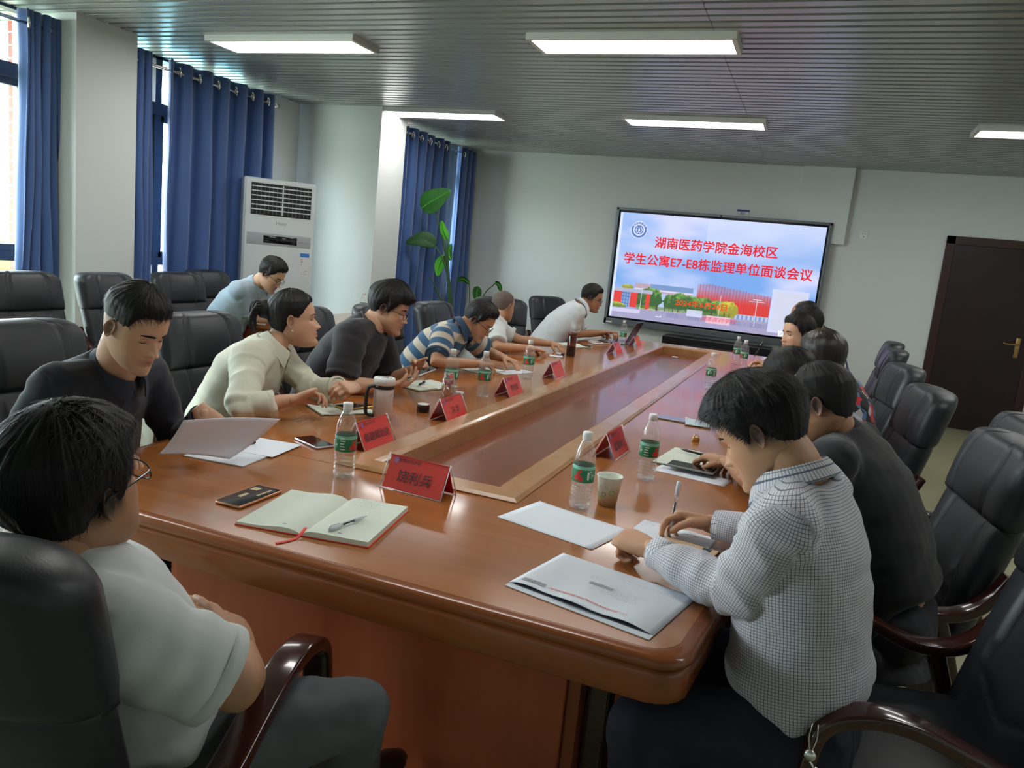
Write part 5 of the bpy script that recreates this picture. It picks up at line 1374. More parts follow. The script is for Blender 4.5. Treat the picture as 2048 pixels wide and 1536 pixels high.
def pat_floral(m):
    nt = m.node_tree; b = nt.nodes['Principled BSDF']; tc = nt.nodes.new('ShaderNodeTexCoord'); v = nt.nodes.new('ShaderNodeTexVoronoi'); v.inputs['Scale'].default_value = 26
    r = nt.nodes.new('ShaderNodeValToRGB'); r.color_ramp.interpolation = 'CONSTANT'; e = r.color_ramp.elements
    e[0].position = 0; e[0].color = (.01, .01, .015, 1); e[1].position = .35; e[1].color = (.55, .03, .03, 1)
    for p, c in ((.5, (.01, .01, .015, 1)), (.62, (.65, .60, .60, 1)), (.72, (.02, .02, .03, 1)), (.85, (.10, .22, .40, 1))): q = e.new(p); q.color = c
    sp = nt.nodes.new('ShaderNodeSeparateColor'); nt.links.new(tc.outputs['Object'], v.inputs['Vector']); nt.links.new(v.outputs['Color'], sp.inputs[0]); nt.links.new(sp.outputs[0], r.inputs[0]); nt.links.new(r.outputs[0], b.inputs['Base Color'])

def bez(a, b_, c, t): return a*(1-t)**2+2*b_*t*(1-t)+c*t*t
def M_head(fwd, roll=0.):
    f = nrm(fwd); r = nrm(np.cross(f, (0, 0, 1))); u = np.cross(r, f); c, s = math.cos(roll), math.sin(roll)
    M = np.eye(4); M[:3, 0] = c*r+s*u; M[:3, 1] = f; M[:3, 2] = -s*r+c*u; return M
def ik(S, Wr, l1, l2, pole):
    d = Wr-S; L = np.linalg.norm(d)
    if L > (l1+l2)*.985: k = L/((l1+l2)*.985); l1 *= k; l2 *= k
    a = (l1*l1-l2*l2+L*L)/(2*L); h = math.sqrt(max(0, l1*l1-a*a)); u = d/L; p = np.asarray(pole, float); p = nrm(p-u*(p@u))
    return S+u*a+p*h
def person(label, pel, nb, hc, hf, face, hands, hair='short', skin='mid', shirt=('polo', None), trousers=None, roll=0., vox=.009, hvox=.0045, glasses=None, fem=False, jaw=1., build=1., eyes=(12, -25), elbows=None,
           knees=None, ankles=None, hn=(36, 96), nstr=800, sleeve=None, strand=(.03, .35, .0022), seed=1, collar=None, extra=None, hcol=None, facehi=(60, 72), comb=(0, 1, 0), poles=None, gaze=-.25, arms=True):
    pel, nb, hc = (np.array(q, float) for q in (pel, nb, hc)); nb = nb+np.array([0, 0, .054]); base = np.array([pel[0], pel[1], 0.])
    t = thing('person', label, 'person', tuple(base)); t['group'] = 'people at the meeting'
    fw = nrm((face[0], face[1], 0)); sd = np.array([fw[1], -fw[0], 0.]); B = build
    mid = pel+np.array([0, 0, .30])*.9+(nb-pel)*np.array([.18, .18, 0]); up_n = nrm(nb-mid)
    def sp(u): return bez(pel, mid, nb, u)
    def spt(u): return nrm(sp(min(1, u+.02))-sp(max(0, u-.02)))
    def torso(off, ts, prof, u0=0.):
        R = []; a = np.linspace(0, 2*PI, 28, endpoint=False)
        for u, w, d in prof:
            c = sp(u); T = spt(u); f = nrm(np.cross(T, sd)); f = f if f@fw > 0 else -f
            R.append(c+np.outer((w*B+off)*np.sign(np.cos(a))*abs(np.cos(a))**.88, sd)+np.outer((d*B+off)*np.sign(np.sin(a))*abs(np.sin(a))**.95, f))
        return rings_mesh(R)
    if fem: PR = [(-.10, .150, .110), (0, .172, .125), (.22, .150, .108), (.5, .150, .115), (.70, .160, .120), (.85, .150, .090), (.94, .105, .070), (1.0, .058, .052)]
    else: PR = [(-.10, .150, .110), (0, .170, .125), (.22, .160, .120), (.5, .168, .122), (.70, .180, .118), (.85, .172, .098), (.94, .125, .078), (1.0, .066, .060)]
    sw = (.150 if fem else .172)*B
    S = {}; Wd = {}; E = {}
    for k, s in (('R', 1), ('L', -1)):
        S[k] = nb-up_n*.062+sd*s*sw-fw*.005
        if hands and k in hands:
            hw_ = hands[k]; Wd[k] = np.array(hw_['w'], float); pole = (poles or {}).get(k, tuple(-fw*.3+sd*s*.45+np.array([0, 0, -1.])))
            E[k] = ik(S[k], Wd[k], .285, .255, pole)
            if elbows and k in elbows: E[k] = np.array(elbows[k], float)
        else: E[k] = S[k]+np.array([0, 0, -.27])+sd*s*.05; Wd[k] = E[k]+fw*.2+np.array([0, 0, -.05])
    K = {}; A = {}
    for k, s in (('R', 1), ('L', -1)):
        H = pel+sd*s*.088; K[k] = np.array(knees[k], float) if knees and k in knees else H+fw*.42+np.array([0, 0, -.01])
        A[k] = np.array(ankles[k], float) if ankles and k in ankles else np.array([*(K[k][:2]-fw[:2]*.04), .09])
    Mh = M_head(hf, roll); Mh[:3, 3] = hc
    def h2w(V): return V@Mh[:3, :3].T+hc
    # --- body skin
    nt_ = h2w(np.array([[0, -.022, -.035]]))[0]; nm = (nb+nt_)/2+nrm(fw)*(-.006)
    nr = .051 if fem else .061
    parts = [torso(-.006, None, [(u, w*(.86 if u < .1 else .94), d*(.84 if u < .1 else .92)) for u, w, d in PR[:-1]]+[(1.0, PR[-1][1]*.9, PR[-1][2]*.9)]), tube([nb-up_n*.05, nb-up_n*.005, nm, nt_], [nr*1.15*B**.5, nr*1.06*B**.5, nr, nr*.98], 16, rnd=True, sub=4)]
    for k, s in (('R', 1), ('L', -1)):
        parts.append(tube([nb-up_n*.045+sd*s*.05, S[k]], [.038, .054*B], 14, rnd=True))
        P = [S[k], (S[k]+E[k])/2, E[k], E[k]*.72+Wd[k]*.28, Wd[k]]; ra = [.058, .047, .040, .040, .0265]
        if fem: ra = [.050, .042, .036, .036, .0245]
        parts.append(tube(P, [q*B**.6 for q in ra], 14, rnd=True))
        H = pel+sd*s*.088; parts.append(tube([H, (H+K[k])/2, K[k]], [.085*B, .072*B, .055], 14, rnd=True)); parts.append(tube([K[k], (K[k]*.6+A[k]*.4), A[k]], [.054, .054, .038], 12, rnd=True))
    V, Fs = blob(parts, vox*1.22, 7)
    items = [(V, Fs)]; hands_i = []
    for k, s in (('R', 1), ('L', -1)):
        if hands and k in hands:
            hh = hands[k]; y = nrm(hh['d']); z = nrm(np.array(hh['n'], float)-y*(y@np.array(hh['n'], float))); x = np.cross(y, z)
            M = np.eye(4); M[:3, 0] = x; M[:3, 1] = y; M[:3, 2] = z; M[:3, 3] = Wd[k]
            HV, HF = blob(hand_parts(-s, hh.get('c', .35), hh.get('t', (.5, .4)), hh.get('s', .06), .93 if fem else 1.), hvox, 3)
            items.append((HV@M[:3, :3].T+M[:3, 3], HF))
    nhead = len(items); HVt, HFt = head_mesh(*facehi, jaw=jaw); items.append((h2w(HVt), HFt))
    for s in (1, -1):
        q = ear_mesh(s); items.append((h2w(q[0]), q[1]))
        for q in lid_mesh(s, eyes[0], eyes[1]): items.append((h2w(q[0]), q[1]))
    AV, AF, sizes = merge(items)
    col = np.tile(np.array(SKIN[skin]), (len(AV), 1)); L = (AV-hc)@Mh[:3, :3]; o0 = sum(sizes[:nhead]); hm = np.zeros(len(AV), bool); hm[o0:] = True
    x_, y_, z_ = L[:, 0], L[:, 1], L[:, 2]
    lip = hm*(y_ > .07)*np.clip(g(x_, .020)**.6*(g(z_+.058, .0045)+g(z_+.0685, .0055)), 0, 1)
    lc = np.array([.40, .13, .10]) if not fem else np.array([.50, .12, .11]); col = col*(1-lip[:, None]*.75)+lc*lip[:, None]*.75
    mouth = hm*(y_ > .07)*g(x_, .020)*g(z_+.0632, .0012); col = col*(1-mouth[:, None]*.7)
    red = hm*np.clip(g(np.abs(x_)-.045, .02)*g(z_+.03, .02)*(y_ > .03)+g(x_, .012)*g(z_+.035, .012)*(y_ > .09)+(np.abs(x_) > .078)*(np.abs(z_) < .04)*.9, 0, 1)
    col = col*(1-.35*red[:, None])+np.array([.62, .25, .17])*.35*red[:, None]
    lid = hm*g(np.abs(x_)-.031, .013)*g(z_-.0, .0035)*(y_ > .06); col = col*(1-.45*lid[:, None]) if eyes[0] < 8 else col
    if hair in ('fade', 'buzz', 'short', 'full', 'receding', 'balding') and not fem:
        azd = np.degrees(np.abs(np.arctan2(x_, y_))); st_ = hm*sstep(z_, -.055, -.01)*sstep(azd, 66, 78)*(1-.0*(azd > 500))
        if hair in ('fade', 'buzz'): st_ = st_*np.clip(.35+.65*sstep(z_, -.02, .05), 0, 1); col = col*(1-.62*st_[:, None])+np.array([.10, .085, .075])*.62*st_[:, None]*(1 if hair == 'fade' else .9)
        else: col = col*(1-.8*st_[:, None]*sstep(z_, -.05, .0)[:, None])
        if hair == 'buzz': tp = hm*sstep(z_, .06, .09); col = col*(1-.15*tp[:, None])
        beard = hm*g(z_+.085, .028)*(y_ > .0)*.16; col = col*(1-beard[:, None])+np.array([.2, .15, .13])*beard[:, None]
    er = hm*(np.abs(x_) > .0745)*(z_ > -.05)*(z_ < .05)
    ed = np.sqrt(((y_+.012+.15*0)/.0165)**2+((z_-.001)/.030)**2); col = col*(1-.55*(er*g(ed-.38, .30))[:, None])  # inner ear darkened: shade of the hollow put into the skin colour
    me = fastmesh('body', AV-base, AF); ca = me.color_attributes.new('tint', 'FLOAT_COLOR', 'POINT'); ca.data.foreach_set('color', np.column_stack([col, np.ones(len(col))]).ravel().astype(np.float32))
    obj('body', me, m_skin, t)
    def po(name, mb, m, parent=t, **kw):
        if isinstance(mb, MB): mb.V = [v-base for v in mb.V] if parent is t or True else mb.V
        return obj(name, mb, m, parent, **kw)
    # --- eyes and brows
    for s in (1, -1):
        b = MB(); c = np.array([s*.031, .0605, .0015]); R = .0128; gz = nrm((0, 1, gaze))
        q = lathe([(R*math.sin(a), -R*math.cos(a)) for a in np.linspace(.02, PI-.02, 10)], 16, False); q.xf(frame(c, (1, 0, 0), (0, 1, 0))); b.join(q, 0)
        r = lathe([(R*1.02*math.sin(a), R*1.02*math.cos(a)) for a in np.linspace(.46, .01, 4)], 16, True); r.xf(frame(c, (1, 0, 0), np.cross(gz, (1, 0, 0)))); b.join(r, 1)
        b.V = [h2w(v) for v in b.V]; po('eye', b, [m_eye, m_iris])
    for s in (1, -1):
        xs = np.linspace(.012, .050, 9)*s; zs = .0225+.0035*np.sin(np.linspace(.3, PI*.9, 9)); ys = face_y(xs, zs, jaw)+.0006
        b = tube(np.column_stack([xs, ys, zs]), np.array([.0026, .0036, .0040, .0040, .0038, .0034, .0028, .0020, .0010])*(.6 if fem else 1), 6, up=(0, 1, 0), rb=.0012); b.V = [h2w(v) for v in b.V]; po('eyebrow', b, m_hair)
    for s in (1, -1):
        az_ = np.radians(np.linspace(-62, 62, 11)); e_ = math.radians(eyes[0]); ee = e_*(1-.35*(az_/1.35)**2)-.02
        b = tube(np.column_stack([.0143*np.cos(ee)*np.sin(az_)+s*.031, .0143*np.cos(ee)*np.cos(az_)+.0605, .0143*np.sin(ee)+.0015]), np.array([.0004, .0007, .0009, .001, .001, .001, .001, .001, .0009, .0007, .0004])*(1.3 if fem else 1), 5); b.V = [h2w(v) for v in b.V]; po('eyelash', b, m_hair)
    # --- hair
    HP, HF, m, n = hair_mesh(hair, hn[0], hn[1], seed, jaw, 1. if hair != 'bob' else .5); its = [(HP, HF)]
    if hair != 'buzz' and nstr: its.append(strands(HP, n, m, nstr, strand[0], strand[1], strand[2], seed, comb=comb, kind=hair, down=.9 if hair in ('bob', 'bun') else .5))
    if hair == 'bun':
        q = lathe([(.002, -.036), (.024, -.030), (.038, -.012), (.040, .006), (.030, .026), (.004, .034)], 24); v = q.verts(); v = v*(1+.12*vnoise(v*70, 9)[:, None]); v = v*1.12+np.array([-.0, -.113, .050])
        its.append((v, [np.array([f for f in q.F if len(f) == 4])]))
        for k in range(26):
            a = k*1.7; p0 = np.array([.03*math.cos(a), -.122+.012*math.sin(a*2), .058+.02*math.sin(a)])
            T_ = tube([p0, p0+np.array([.01*math.cos(a), -.035, .005*math.sin(a)]), p0+np.array([.014*math.cos(a), -.050, -.04]), p0+np.array([.012*math.cos(a), -.045, -.085-.02*math.sin(a*3)])], [.006, .005, .0035, .0008], 6, sub=3)
            its.append((T_.verts(), [np.array([f for f in T_.F if len(f) == 4])]))
    HVv, HFf, _ = merge(its); me = fastmesh('hair', h2w(HVv)-base, HFf); obj('hair', me, hcol or (m_fuzz if hair == 'buzz' else m_hair), t)
    # --- shirt
    kind, sm = shirt; fit = .016 if kind != 'blouse' else .024
    SP = [(-.24, PR[1][1]+.006, PR[1][2]+.004), (-.02, PR[1][1]+.012, PR[1][2]+.012), (.2, PR[2][1]+.012, PR[2][2]+.012)]+PR[3:7]+[(.99, PR[7][1]+.010, PR[7][2]+.010)]
    parts = [torso(fit, None, SP)]; segs = [(sp(0), sp(1), .17, 0)]; cuffs = []
    for k, s in (('R', 1), ('L', -1)):
        parts.append(tube([nb-up_n*.040+sd*s*.055, S[k]], [.050+fit*.6, .059*B+fit], 14, rnd=True))
        if kind in ('polo', 'tee'):
            f_ = sleeve or (.78 if kind == 'polo' else .86); e = S[k]*(1-f_)+E[k]*f_
            parts.append(tube([S[k], (S[k]+e)/2, e], [(.060+fit)*B**.6, (.054+fit*1.1)*B**.6, (.050+fit*1.4)*B**.6], 18)); segs.append((S[k], e, .07, 1)); cuffs.append((e, nrm(E[k]-S[k]), (.050+fit*1.35)*B**.6))
        else:
            f_ = .93 if kind == 'shirt' else .62; e = E[k]*(1-f_)+Wd[k]*f_; rc = .036 if kind == 'shirt' else .048
            parts.append(tube([S[k], (S[k]+E[k])/2, E[k]], [(.060+fit)*B**.6, .062*B**.6, .054], 18, rnd=True)); parts.append(tube([E[k], E[k]*.5+e*.5, e], [.053, .050, rc], 18)); segs += [(S[k], E[k], .06, 1), (E[k], e, .05, 1)]; cuffs.append((e, nrm(e-E[k]), rc))
    V, Fs = blob(parts, max(.006, vox*.85), 9); N = vnormals(V, Fs)
    best = np.full(len(V), 1e9); fab = np.zeros((len(V), 3)); ref = nrm(np.array([-hc[0], -hc[1], 0]))
    for (a, b_, r_, kk) in segs:
        ax_ = nrm(b_-a); Ls = np.linalg.norm(b_-a); q = V-a; tt = q@ax_; tc_ = np.clip(tt, 0, Ls); dd = np.linalg.norm(q-np.outer(tc_, ax_), axis=1)/r_
        if kk == 0: dd = dd*.92
        rf = nrm(ref-ax_*(ref@ax_)); rg = np.cross(ax_, rf); ang = np.arctan2(q@rg, q@rf); w_ = dd < best; best = np.where(w_, dd, best)
        fab[w_] = np.column_stack([ang*r_, tt+ (0 if kk == 0 else .013), np.full(len(V), kk)])[w_]
    st = .014 if kind in ('shirt', 'blouse') else .010; isl = fab[:, 2] > .5
    w1 = vnoise(np.column_stack([fab[:, 0]*7, fab[:, 1]*34, V[:, 2]*4]), seed+5); w2 = vnoise(V*np.array([13, 13, 20]), seed+6); w3 = vnoise(V*30, seed+7)
    w4 = 1-np.abs(vnoise(np.column_stack([fab[:, 0]*9+fab[:, 1]*9, fab[:, 1]*16-fab[:, 0]*5, V[:, 0]*3]), seed+8))*2
    near_j = np.zeros(len(V))
    for k in ('R', 'L'): near_j += g(np.linalg.norm(V-E[k], axis=1), .11)+.7*g(np.linalg.norm(V-S[k]-np.array([0, 0, -.05]), axis=1), .10)
    amp = np.where(isl, .5+1.1*near_j, .45+.6*sstep(-fab[:, 1], -.25, .0))
    V = V+N*(st*amp*(w1*.55+w2*.6+w4*.35)+.0008*w3)[:, None]
    me = fastmesh('shirt', V-base, Fs); at = me.attributes.new('fabric', 'FLOAT_VECTOR', 'POINT'); at.data.foreach_set('vector', fab.astype(np.float32).ravel())
    nm_ = {'polo': 'polo_shirt', 'tee': 't_shirt', 'shirt': 'shirt', 'blouse': 'blouse'}[kind]; me.name = nm_; so = obj(nm_, me, sm, t)
    for e, ax_, r_ in cuffs:
        M = frame(e-ax_*.008, nrm(np.cross(ax_, (0, .3, 1))), np.cross(ax_, nrm(np.cross(ax_, (0, .3, 1)))))
        hgt = .05 if kind == 'shirt' else .020
        q = lathe([(r_-.004, .006), (r_+.0035, .008), (r_+.004, -hgt+.008), (r_-.001, -hgt+.004)], 24, False); sg = 1 if M[:3, 2]@ax_ > 0 else -1
        if sg < 0: q.xf(np.diag([1, 1, -1, 1.]))
        q.xf(M); cu_ = po('cuff', q, collar or sm)
        fa = cu_.data.attributes.new('fabric', 'FLOAT_VECTOR', 'POINT'); vv = np.empty(len(cu_.data.vertices)*3); cu_.data.vertices.foreach_get('co', vv); vv = vv.reshape(-1, 3); fa.data.foreach_set('vector', (vv*np.array([1, 1, 1])).astype(np.float32).ravel())
    # --- collar
    nd = nrm(nrm(nt_-nb)*.5+up_n*.5); fy = nrm(fw-nd*(fw@nd)); Mx = frame(nb+nd*.002+fy*.002, np.cross(fy, nd), fy)
    b = MB(); V = []; n_ = 44; gap = .30 if kind in ('shirt', 'polo') else 0.
    rr = nr*1.08*B**.5
    if kind in ('shirt', 'polo', 'blouse'):
        if kind == 'blouse': gap = .22
        for i in range(n_+1):
            a = gap+(2*PI-2*gap)*i/n_; front = max(0, math.cos(a))**3; drp = .034+.030*front
            for r_, z in ((rr+.010, -.012), (rr+.003, .026), (rr+.007, .031), (rr+.014+.006*front, .020), (rr+.026+.018*front, .026-drp), (rr+.024+.016*front, .024-drp), (rr+.011+.006*front, .014)):
                V.append((r_*math.sin(a), r_*math.cos(a)*(1+.10*front), z))
        b.add(V, [(i*7+j, i*7+(j+1) % 7, (i+1)*7+(j+1) % 7, (i+1)*7+j) for i in range(n_) for j in range(7)]+[tuple(range(7)), tuple(n_*7+6-j for j in range(7))]); b.xf(Mx)
        co_ = po('collar', b, collar or sm, angle=50)
        fa = co_.data.attributes.new('fabric', 'FLOAT_VECTOR', 'POINT'); fa.data.foreach_set('vector', np.array([((i/7)*.0085, (i % 7)*.008, 0) for i in range(len(V))], np.float32).ravel())
        # placket with buttons down the chest
        pl = []; 
        for u in np.linspace(.97, .42 if kind == 'shirt' else .70, 9):
            c = sp(u); T = spt(u); f = nrm(np.cross(T, sd)); f = f if f@fw > 0 else -f
            d = np.interp(u, [q[0] for q in SP], [q[2] for q in SP])*B+fit; pl.append(c+f*(d+.0015))
        po('placket', tube(pl, .016, 8, rb=.0022, up=sd, cap=True) if False else sweep_profile(pl, [(-.015, -.004), (.015, -.004), (.015, .0025), (-.015, .0025)], sd), collar or sm, smooth=False)
    else:
        q = tube([(1.0*(rr+.012)*math.sin(a), (rr+.012)*math.cos(a)*1.05, -.014-.014*math.cos(a)) for a in np.linspace(0, 2*PI, 29)], .0065, 8, cap=False); q.xf(Mx); po('neck_rib', q, sm)
    # --- trousers, belt, shoes
    tm = trousers or mat('trousers_dark', (.014, .015, .020), .8, bump=(300, .15, .001)); parts = [torso(.006, None, [(-.14, .15, .115), (-.05, PR[1][1]+.002, PR[1][2]+.002), (.09, PR[1][1]-.008, PR[1][2]-.004)])]
    for k, s in (('R', 1), ('L', -1)):
        H = pel+sd*s*.088; parts.append(tube([H-fw*.03, (H+K[k])/2, K[k]], [.100*B, .088*B, .070], 14, rnd=True)); parts.append(tube([K[k], K[k]*.5+A[k]*.5, A[k]+np.array([0, 0, .01])], [.070, .064, .060], 14, rnd=False))
    V, Fs = blob(parts, max(.009, vox), 6); N = vnormals(V, Fs); V = V+N*(.006*vnoise(V*np.array([16, 16, 16]), seed+9)+.003*vnoise(V*35, seed+2))[:, None]
    me = fastmesh('trousers', V-base, Fs); obj('trousers', me, tm, t)
    for k in ('R', 'L'):
        a = A[k]; P = [a+np.array([0, 0, -.02])-fw*.05, a+np.array([0, 0, -.035]), a+fw*.08+np.array([0, 0, -.05]), a+fw*.16+np.array([0, 0, -.058]), a+fw*.19+np.array([0, 0, -.062])]
        q = tube(P, [.035, .046, .045, .040, .026], 14, rb=[.042, .045, .036, .026, .018], sub=4, rnd=True, up=(0, 0, 1)); v = q.verts(); v[:, 2] = np.maximum(v[:, 2], max(.003, a[2]-.088)); q.V = [v]; po('shoe', q, m_shoe)
    # --- glasses
    if glasses:
        fr = MB(); gm = glasses if isinstance(glasses, bpy.types.Material) else m_wire
        for s in (1, -1):
            c = np.array([s*.0335, .0965, -.002]); loop = []
            for a in np.linspace(0, 2*PI, 25): loop.append(c+np.array([.026*np.sign(math.cos(a))*abs(math.cos(a))**.7, -.004*abs(math.cos(a))*(1 if s*math.cos(a) > 0 else 0), .0165*np.sign(math.sin(a))*abs(math.sin(a))**.75]))
            fr.join(tube(loop, .0013, 6, cap=False))
            fr.join(tube([c+np.array([s*.026, -.004, .006]), np.array([s*.068, .080, .006]), np.array([s*.0785, .02, .010]), np.array([s*.0795, -.012, .010]), np.array([s*.076, -.030, -.012])], .0016, 6, sub=4))
        fr.join(tube([(-.0085, .098, .002), (0, .101, .005), (.0085, .098, .002)], .0014, 6, sub=3)); fr.V = [h2w(v) for v in fr.V]; go = po('glasses', fr, gm)
        for s in (1, -1):
            c = np.array([s*.0335, .0965, -.002]); V = [c]; 
            for a in np.linspace(0, 2*PI, 24, endpoint=False): V.append(c+np.array([.0255*np.sign(math.cos(a))*abs(math.cos(a))**.7, -.0035*abs(math.cos(a))*(1 if s*math.cos(a) > 0 else 0), .016*np.sign(math.sin(a))*abs(math.sin(a))**.75]))
            b = MB(); b.add(V, [(0, i+1, (i+1) % 24+1) for i in range(24)]); b.V = [h2w(v)-base for v in b.V]; obj('lens', b, m_lensg, go, smooth=False)
    if extra: extra(t, dict(h2w=h2w, base=base, po=po, sp=sp, spt=spt, sd=sd, fw=fw, SP=SP, B=B, fit=fit, nb=nb, Mx=Mx, S=S, E=E, W=Wd))
    return t
def chest_point(q, u, s, out=.002):
    c = q['sp'](u); T = q['spt'](u); f = nrm(np.cross(T, q['sd'])); f = f if f@q['fw'] > 0 else -f
    w = np.interp(u, [a[0] for a in q['SP']], [a[1] for a in q['SP']])*q['B']+q['fit']; d = np.interp(u, [a[0] for a in q['SP']], [a[2] for a in q['SP']])*q['B']+q['fit']
    k = math.sqrt(max(0, 1-abs(s)**2)); return c+q['sd']*w*s+f*(d*k+out), f, T
def Hd(w, d, n, c=.35, t=(.5, .4), s=.06): return dict(w=w, d=d, n=n, c=c, t=t, s=s)
m_blackshirt = cloth_mat('black_shirt_cloth', (.012, .014, .022)); m_cream_b = cloth_mat('cream_blouse_cloth', (.62, .62, .50)); m_tee = cloth_mat('black_tee_cloth', (.020, .018, .022))
m_wpolo = cloth_mat('white_polo_cloth', (.60, .63, .62)); m_wshirt = cloth_mat('white_shirt_cloth', (.62, .66, .67)); m_lbpolo = cloth_mat('light_blue_polo_cloth', (.36, .46, .54))
m_check = cloth_mat('checked_shirt_cloth', (.56, .55, .57), pat=pat_check); m_strp = cloth_mat('striped_polo_cloth', (.035, .10, .19), pat=pat_stripe); m_flor = cloth_mat('floral_cloth', (.02, .02, .03), pat=pat_floral)
m_navy = cloth_mat('navy_cloth', (.025, .035, .10)); m_bk2 = cloth_mat('black_jersey', (.010, .011, .013)); m_navycol = cloth_mat('navy_collar', (.02, .05, .10))
m_gtrous = mat('grey_trousers', (.10, .115, .12), .8, bump=(300, .15, .001)); m_jeans = mat('dark_jeans', (.012, .014, .028), .8, bump=(300, .2, .001))

# 1 white polo, foreground left, seen from behind
person('man in white t-shirt and glasses seen from behind at the lower left, hands folded', (-1.07, 1.00, .52), (-1.035, .765, .868), (-1.013, .839, 1.052), (-.04, .95, .24), (.12, 1),
    dict(R=Hd((-.870, 1.07, .715), (-.80, .50, .34), (.45, .35, .8), c=[.12, .18, .24, .3], t=(.3, .3)), L=Hd((-1.14, 1.12, .72), (.85, .30, .1), (-.1, .3, .9), c=.3)),
    hair='full', skin='tan', shirt=('tee', m_wpolo), sleeve=.80, trousers=m_gtrous, vox=.0065, hvox=.0035, glasses=m_wire, eyes=(20, -25), elbows=dict(R=(-.745, .915, .765)),
    knees=dict(R=(-.715, 1.22, .560), L=(-1.18, 1.34, .53)), ankles=dict(R=(-.80, 1.36, .30), L=(-1.2, 1.28, .09)), hn=(70, 200), nstr=9000, strand=(.030, .50, .0012), seed=11, jaw=1.05, build=1.05, facehi=(90, 110), comb=(0, -.6, -.5))
# 2 black shirt reading papers
person('man in black shirt with short sided haircut reading lifted white papers', (-2.22, 1.76, .53), (-1.960, 1.765, .960), (-1.850, 1.730, 1.152), (.93, .02, -.42), (.96, .06),
    dict(R=Hd((-1.855, 1.585, .815), (.72, .68, -.05), (-.3, .3, .95), c=[.30, .34, .40, .44], t=(.35, .35)), L=Hd((-1.785, 1.950, .872), (.48, .30, -.62), (.55, -.60, .35), c=[.22, .24, .26, .30], t=(.3, .4))),
    hair='fade', skin='light', shirt=('shirt', m_blackshirt), collar=mat('navy_black_collar', (.028, .034, .052), .8), vox=.0075, hvox=.0035, eyes=(-12, -38), hn=(60, 170), nstr=4500, strand=(.026, .30, .0014), seed=12, facehi=(110, 130), comb=(.3, 1, .1), gaze=-.8, jaw=.97)
# 3 woman
def ex3(t, q):
    p, f, T = chest_point(q, .72, .02); 
    for s in (1, -1):
        e = q['h2w'](np.array([[s*.0815, -.008, -.036]]))[0]; b = lathe([(.0005, -.0042), (.003, -.003), (.0042, 0), (.003, .003), (.0005, .0042)], 10); b.xf(frame(e, (1, 0, 0), (0, 1, 0))); q['po']('pearl_earring', b, mat('pearl', (.7, .66, .6), .2))
    pl = []
    for u in np.linspace(.92, .45, 8): a, f, T = chest_point(q, u, -.02, .0015); pl.append(a)
    q['po']('front_opening', sweep_profile(pl, [(-.010, -.003), (.010, -.003), (.010, .003), (-.010, .003)], q['sd']), mat('blouse_placket', (.55, .53, .34), .8), smooth=False)
    for s in (.34, -.34):
        b = MB()
        for k in range(7):
            pp = [chest_point(q, u, s*(.55+.14*k), .0012)[0] for u in np.linspace(.83, .58, 6)]; b.join(tube(pp, .0013, 4))
        q['po']('pleat', b, mat('blouse_pleat', (.62, .58, .33), .8))
    a, f, T = chest_point(q, .76, -.50, .004); b = lathe([(.001, 0), (.006, .001), (.004, .004), (.001, .005)], 8); b.xf(frame(a, q['sd'], np.cross(f, q['sd']))); q['po']('green_brooch', b, mat('brooch', (.04, .2, .03), .3))
person('woman in cream blouse with black hair tied up in a bun, hands together', (-2.32, 2.62, .53), (-2.105, 2.70, .940), (-2.055, 2.765, 1.108), (.80, .58, .10), (.88, .36),
    dict(R=Hd((-1.800, 2.455, .845), (.50, .80, .38), (-.60, -.1, .80), c=[.45, .52, .6, .65], t=(.3, .5)), L=Hd((-1.715, 2.735, .870), (.05, -.95, .12), (.55, .1, .80), c=[.55, .6, .65, .7], t=(.3, .5))),
    hair='bun', skin='light', shirt=('blouse', m_cream_b), fem=True, vox=.0075, hvox=.0038, eyes=(16, -22), elbows=dict(R=(-1.955, 2.335, .800)), hn=(50, 140), nstr=2200, strand=(.05, .03, .0018), seed=13, facehi=(100, 120), extra=ex3, gaze=0., comb=(0, -1, .1), jaw=1.05)
# 4 black tee, phone
def ex4(t, q):
    a, f, T = chest_point(q, .70, -.42, .004); M = frame(a, q['sd'], T); b = MB()
    for r0, r1 in ((.004, .0075), (.0105, .014)):
        V = []
        for i in range(9):
            an = PI/2*i/8
            for r in (r0, r1): V.append((r*math.cos(an), r*math.sin(an)-.002, 0))
        b.add(V, [(2*i, 2*i+2, 2*i+3, 2*i+1) for i in range(8)])
    b.join(text('THE\nNORTH\nFACE', .0115, np.array([[1, 0, 0, -.012], [0, 1, 0, 0], [0, 0, 1, 0], [0, 0, 0, 1.]]), .0006)); b.xf(M); q['po']('chest_logo', b, m_white, smooth=False)
person('man in black t-shirt and glasses holding a phone in both hands', (-2.25, 3.25, .53), (-2.010, 3.35, 1.020), (-1.955, 3.39, 1.150), (.92, .28, -.28), (.95, .22),
    dict(R=Hd((-1.790, 3.155, .812), (.70, .66, .22), (.15, .25, -.95), c=[.30, .36, .42, .46], t=(.5, .5)), L=Hd((-1.800, 3.420, .865), (.78, -.30, .35), (.25, .80, .45), c=[.15, .35, .5, .6], t=(.4, .4))),
    hair='full', skin='light', shirt=('tee', m_tee), vox=.0085, hvox=.0042, eyes=(0, -32), glasses=m_wire, hn=(50, 140), nstr=3000, strand=(.03, .30, .0016), seed=14, jaw=1.16, build=1.12, elbows=dict(R=(-1.985, 3.045, .800)), extra=ex4, facehi=(90, 110), gaze=-.7)
t = thing('smartphone', 'pale phone held up by the man in the black t-shirt', 'phone', (-1.688, 3.262, .872), .9); t.rotation_euler = (math.radians(22), 0, -.75)
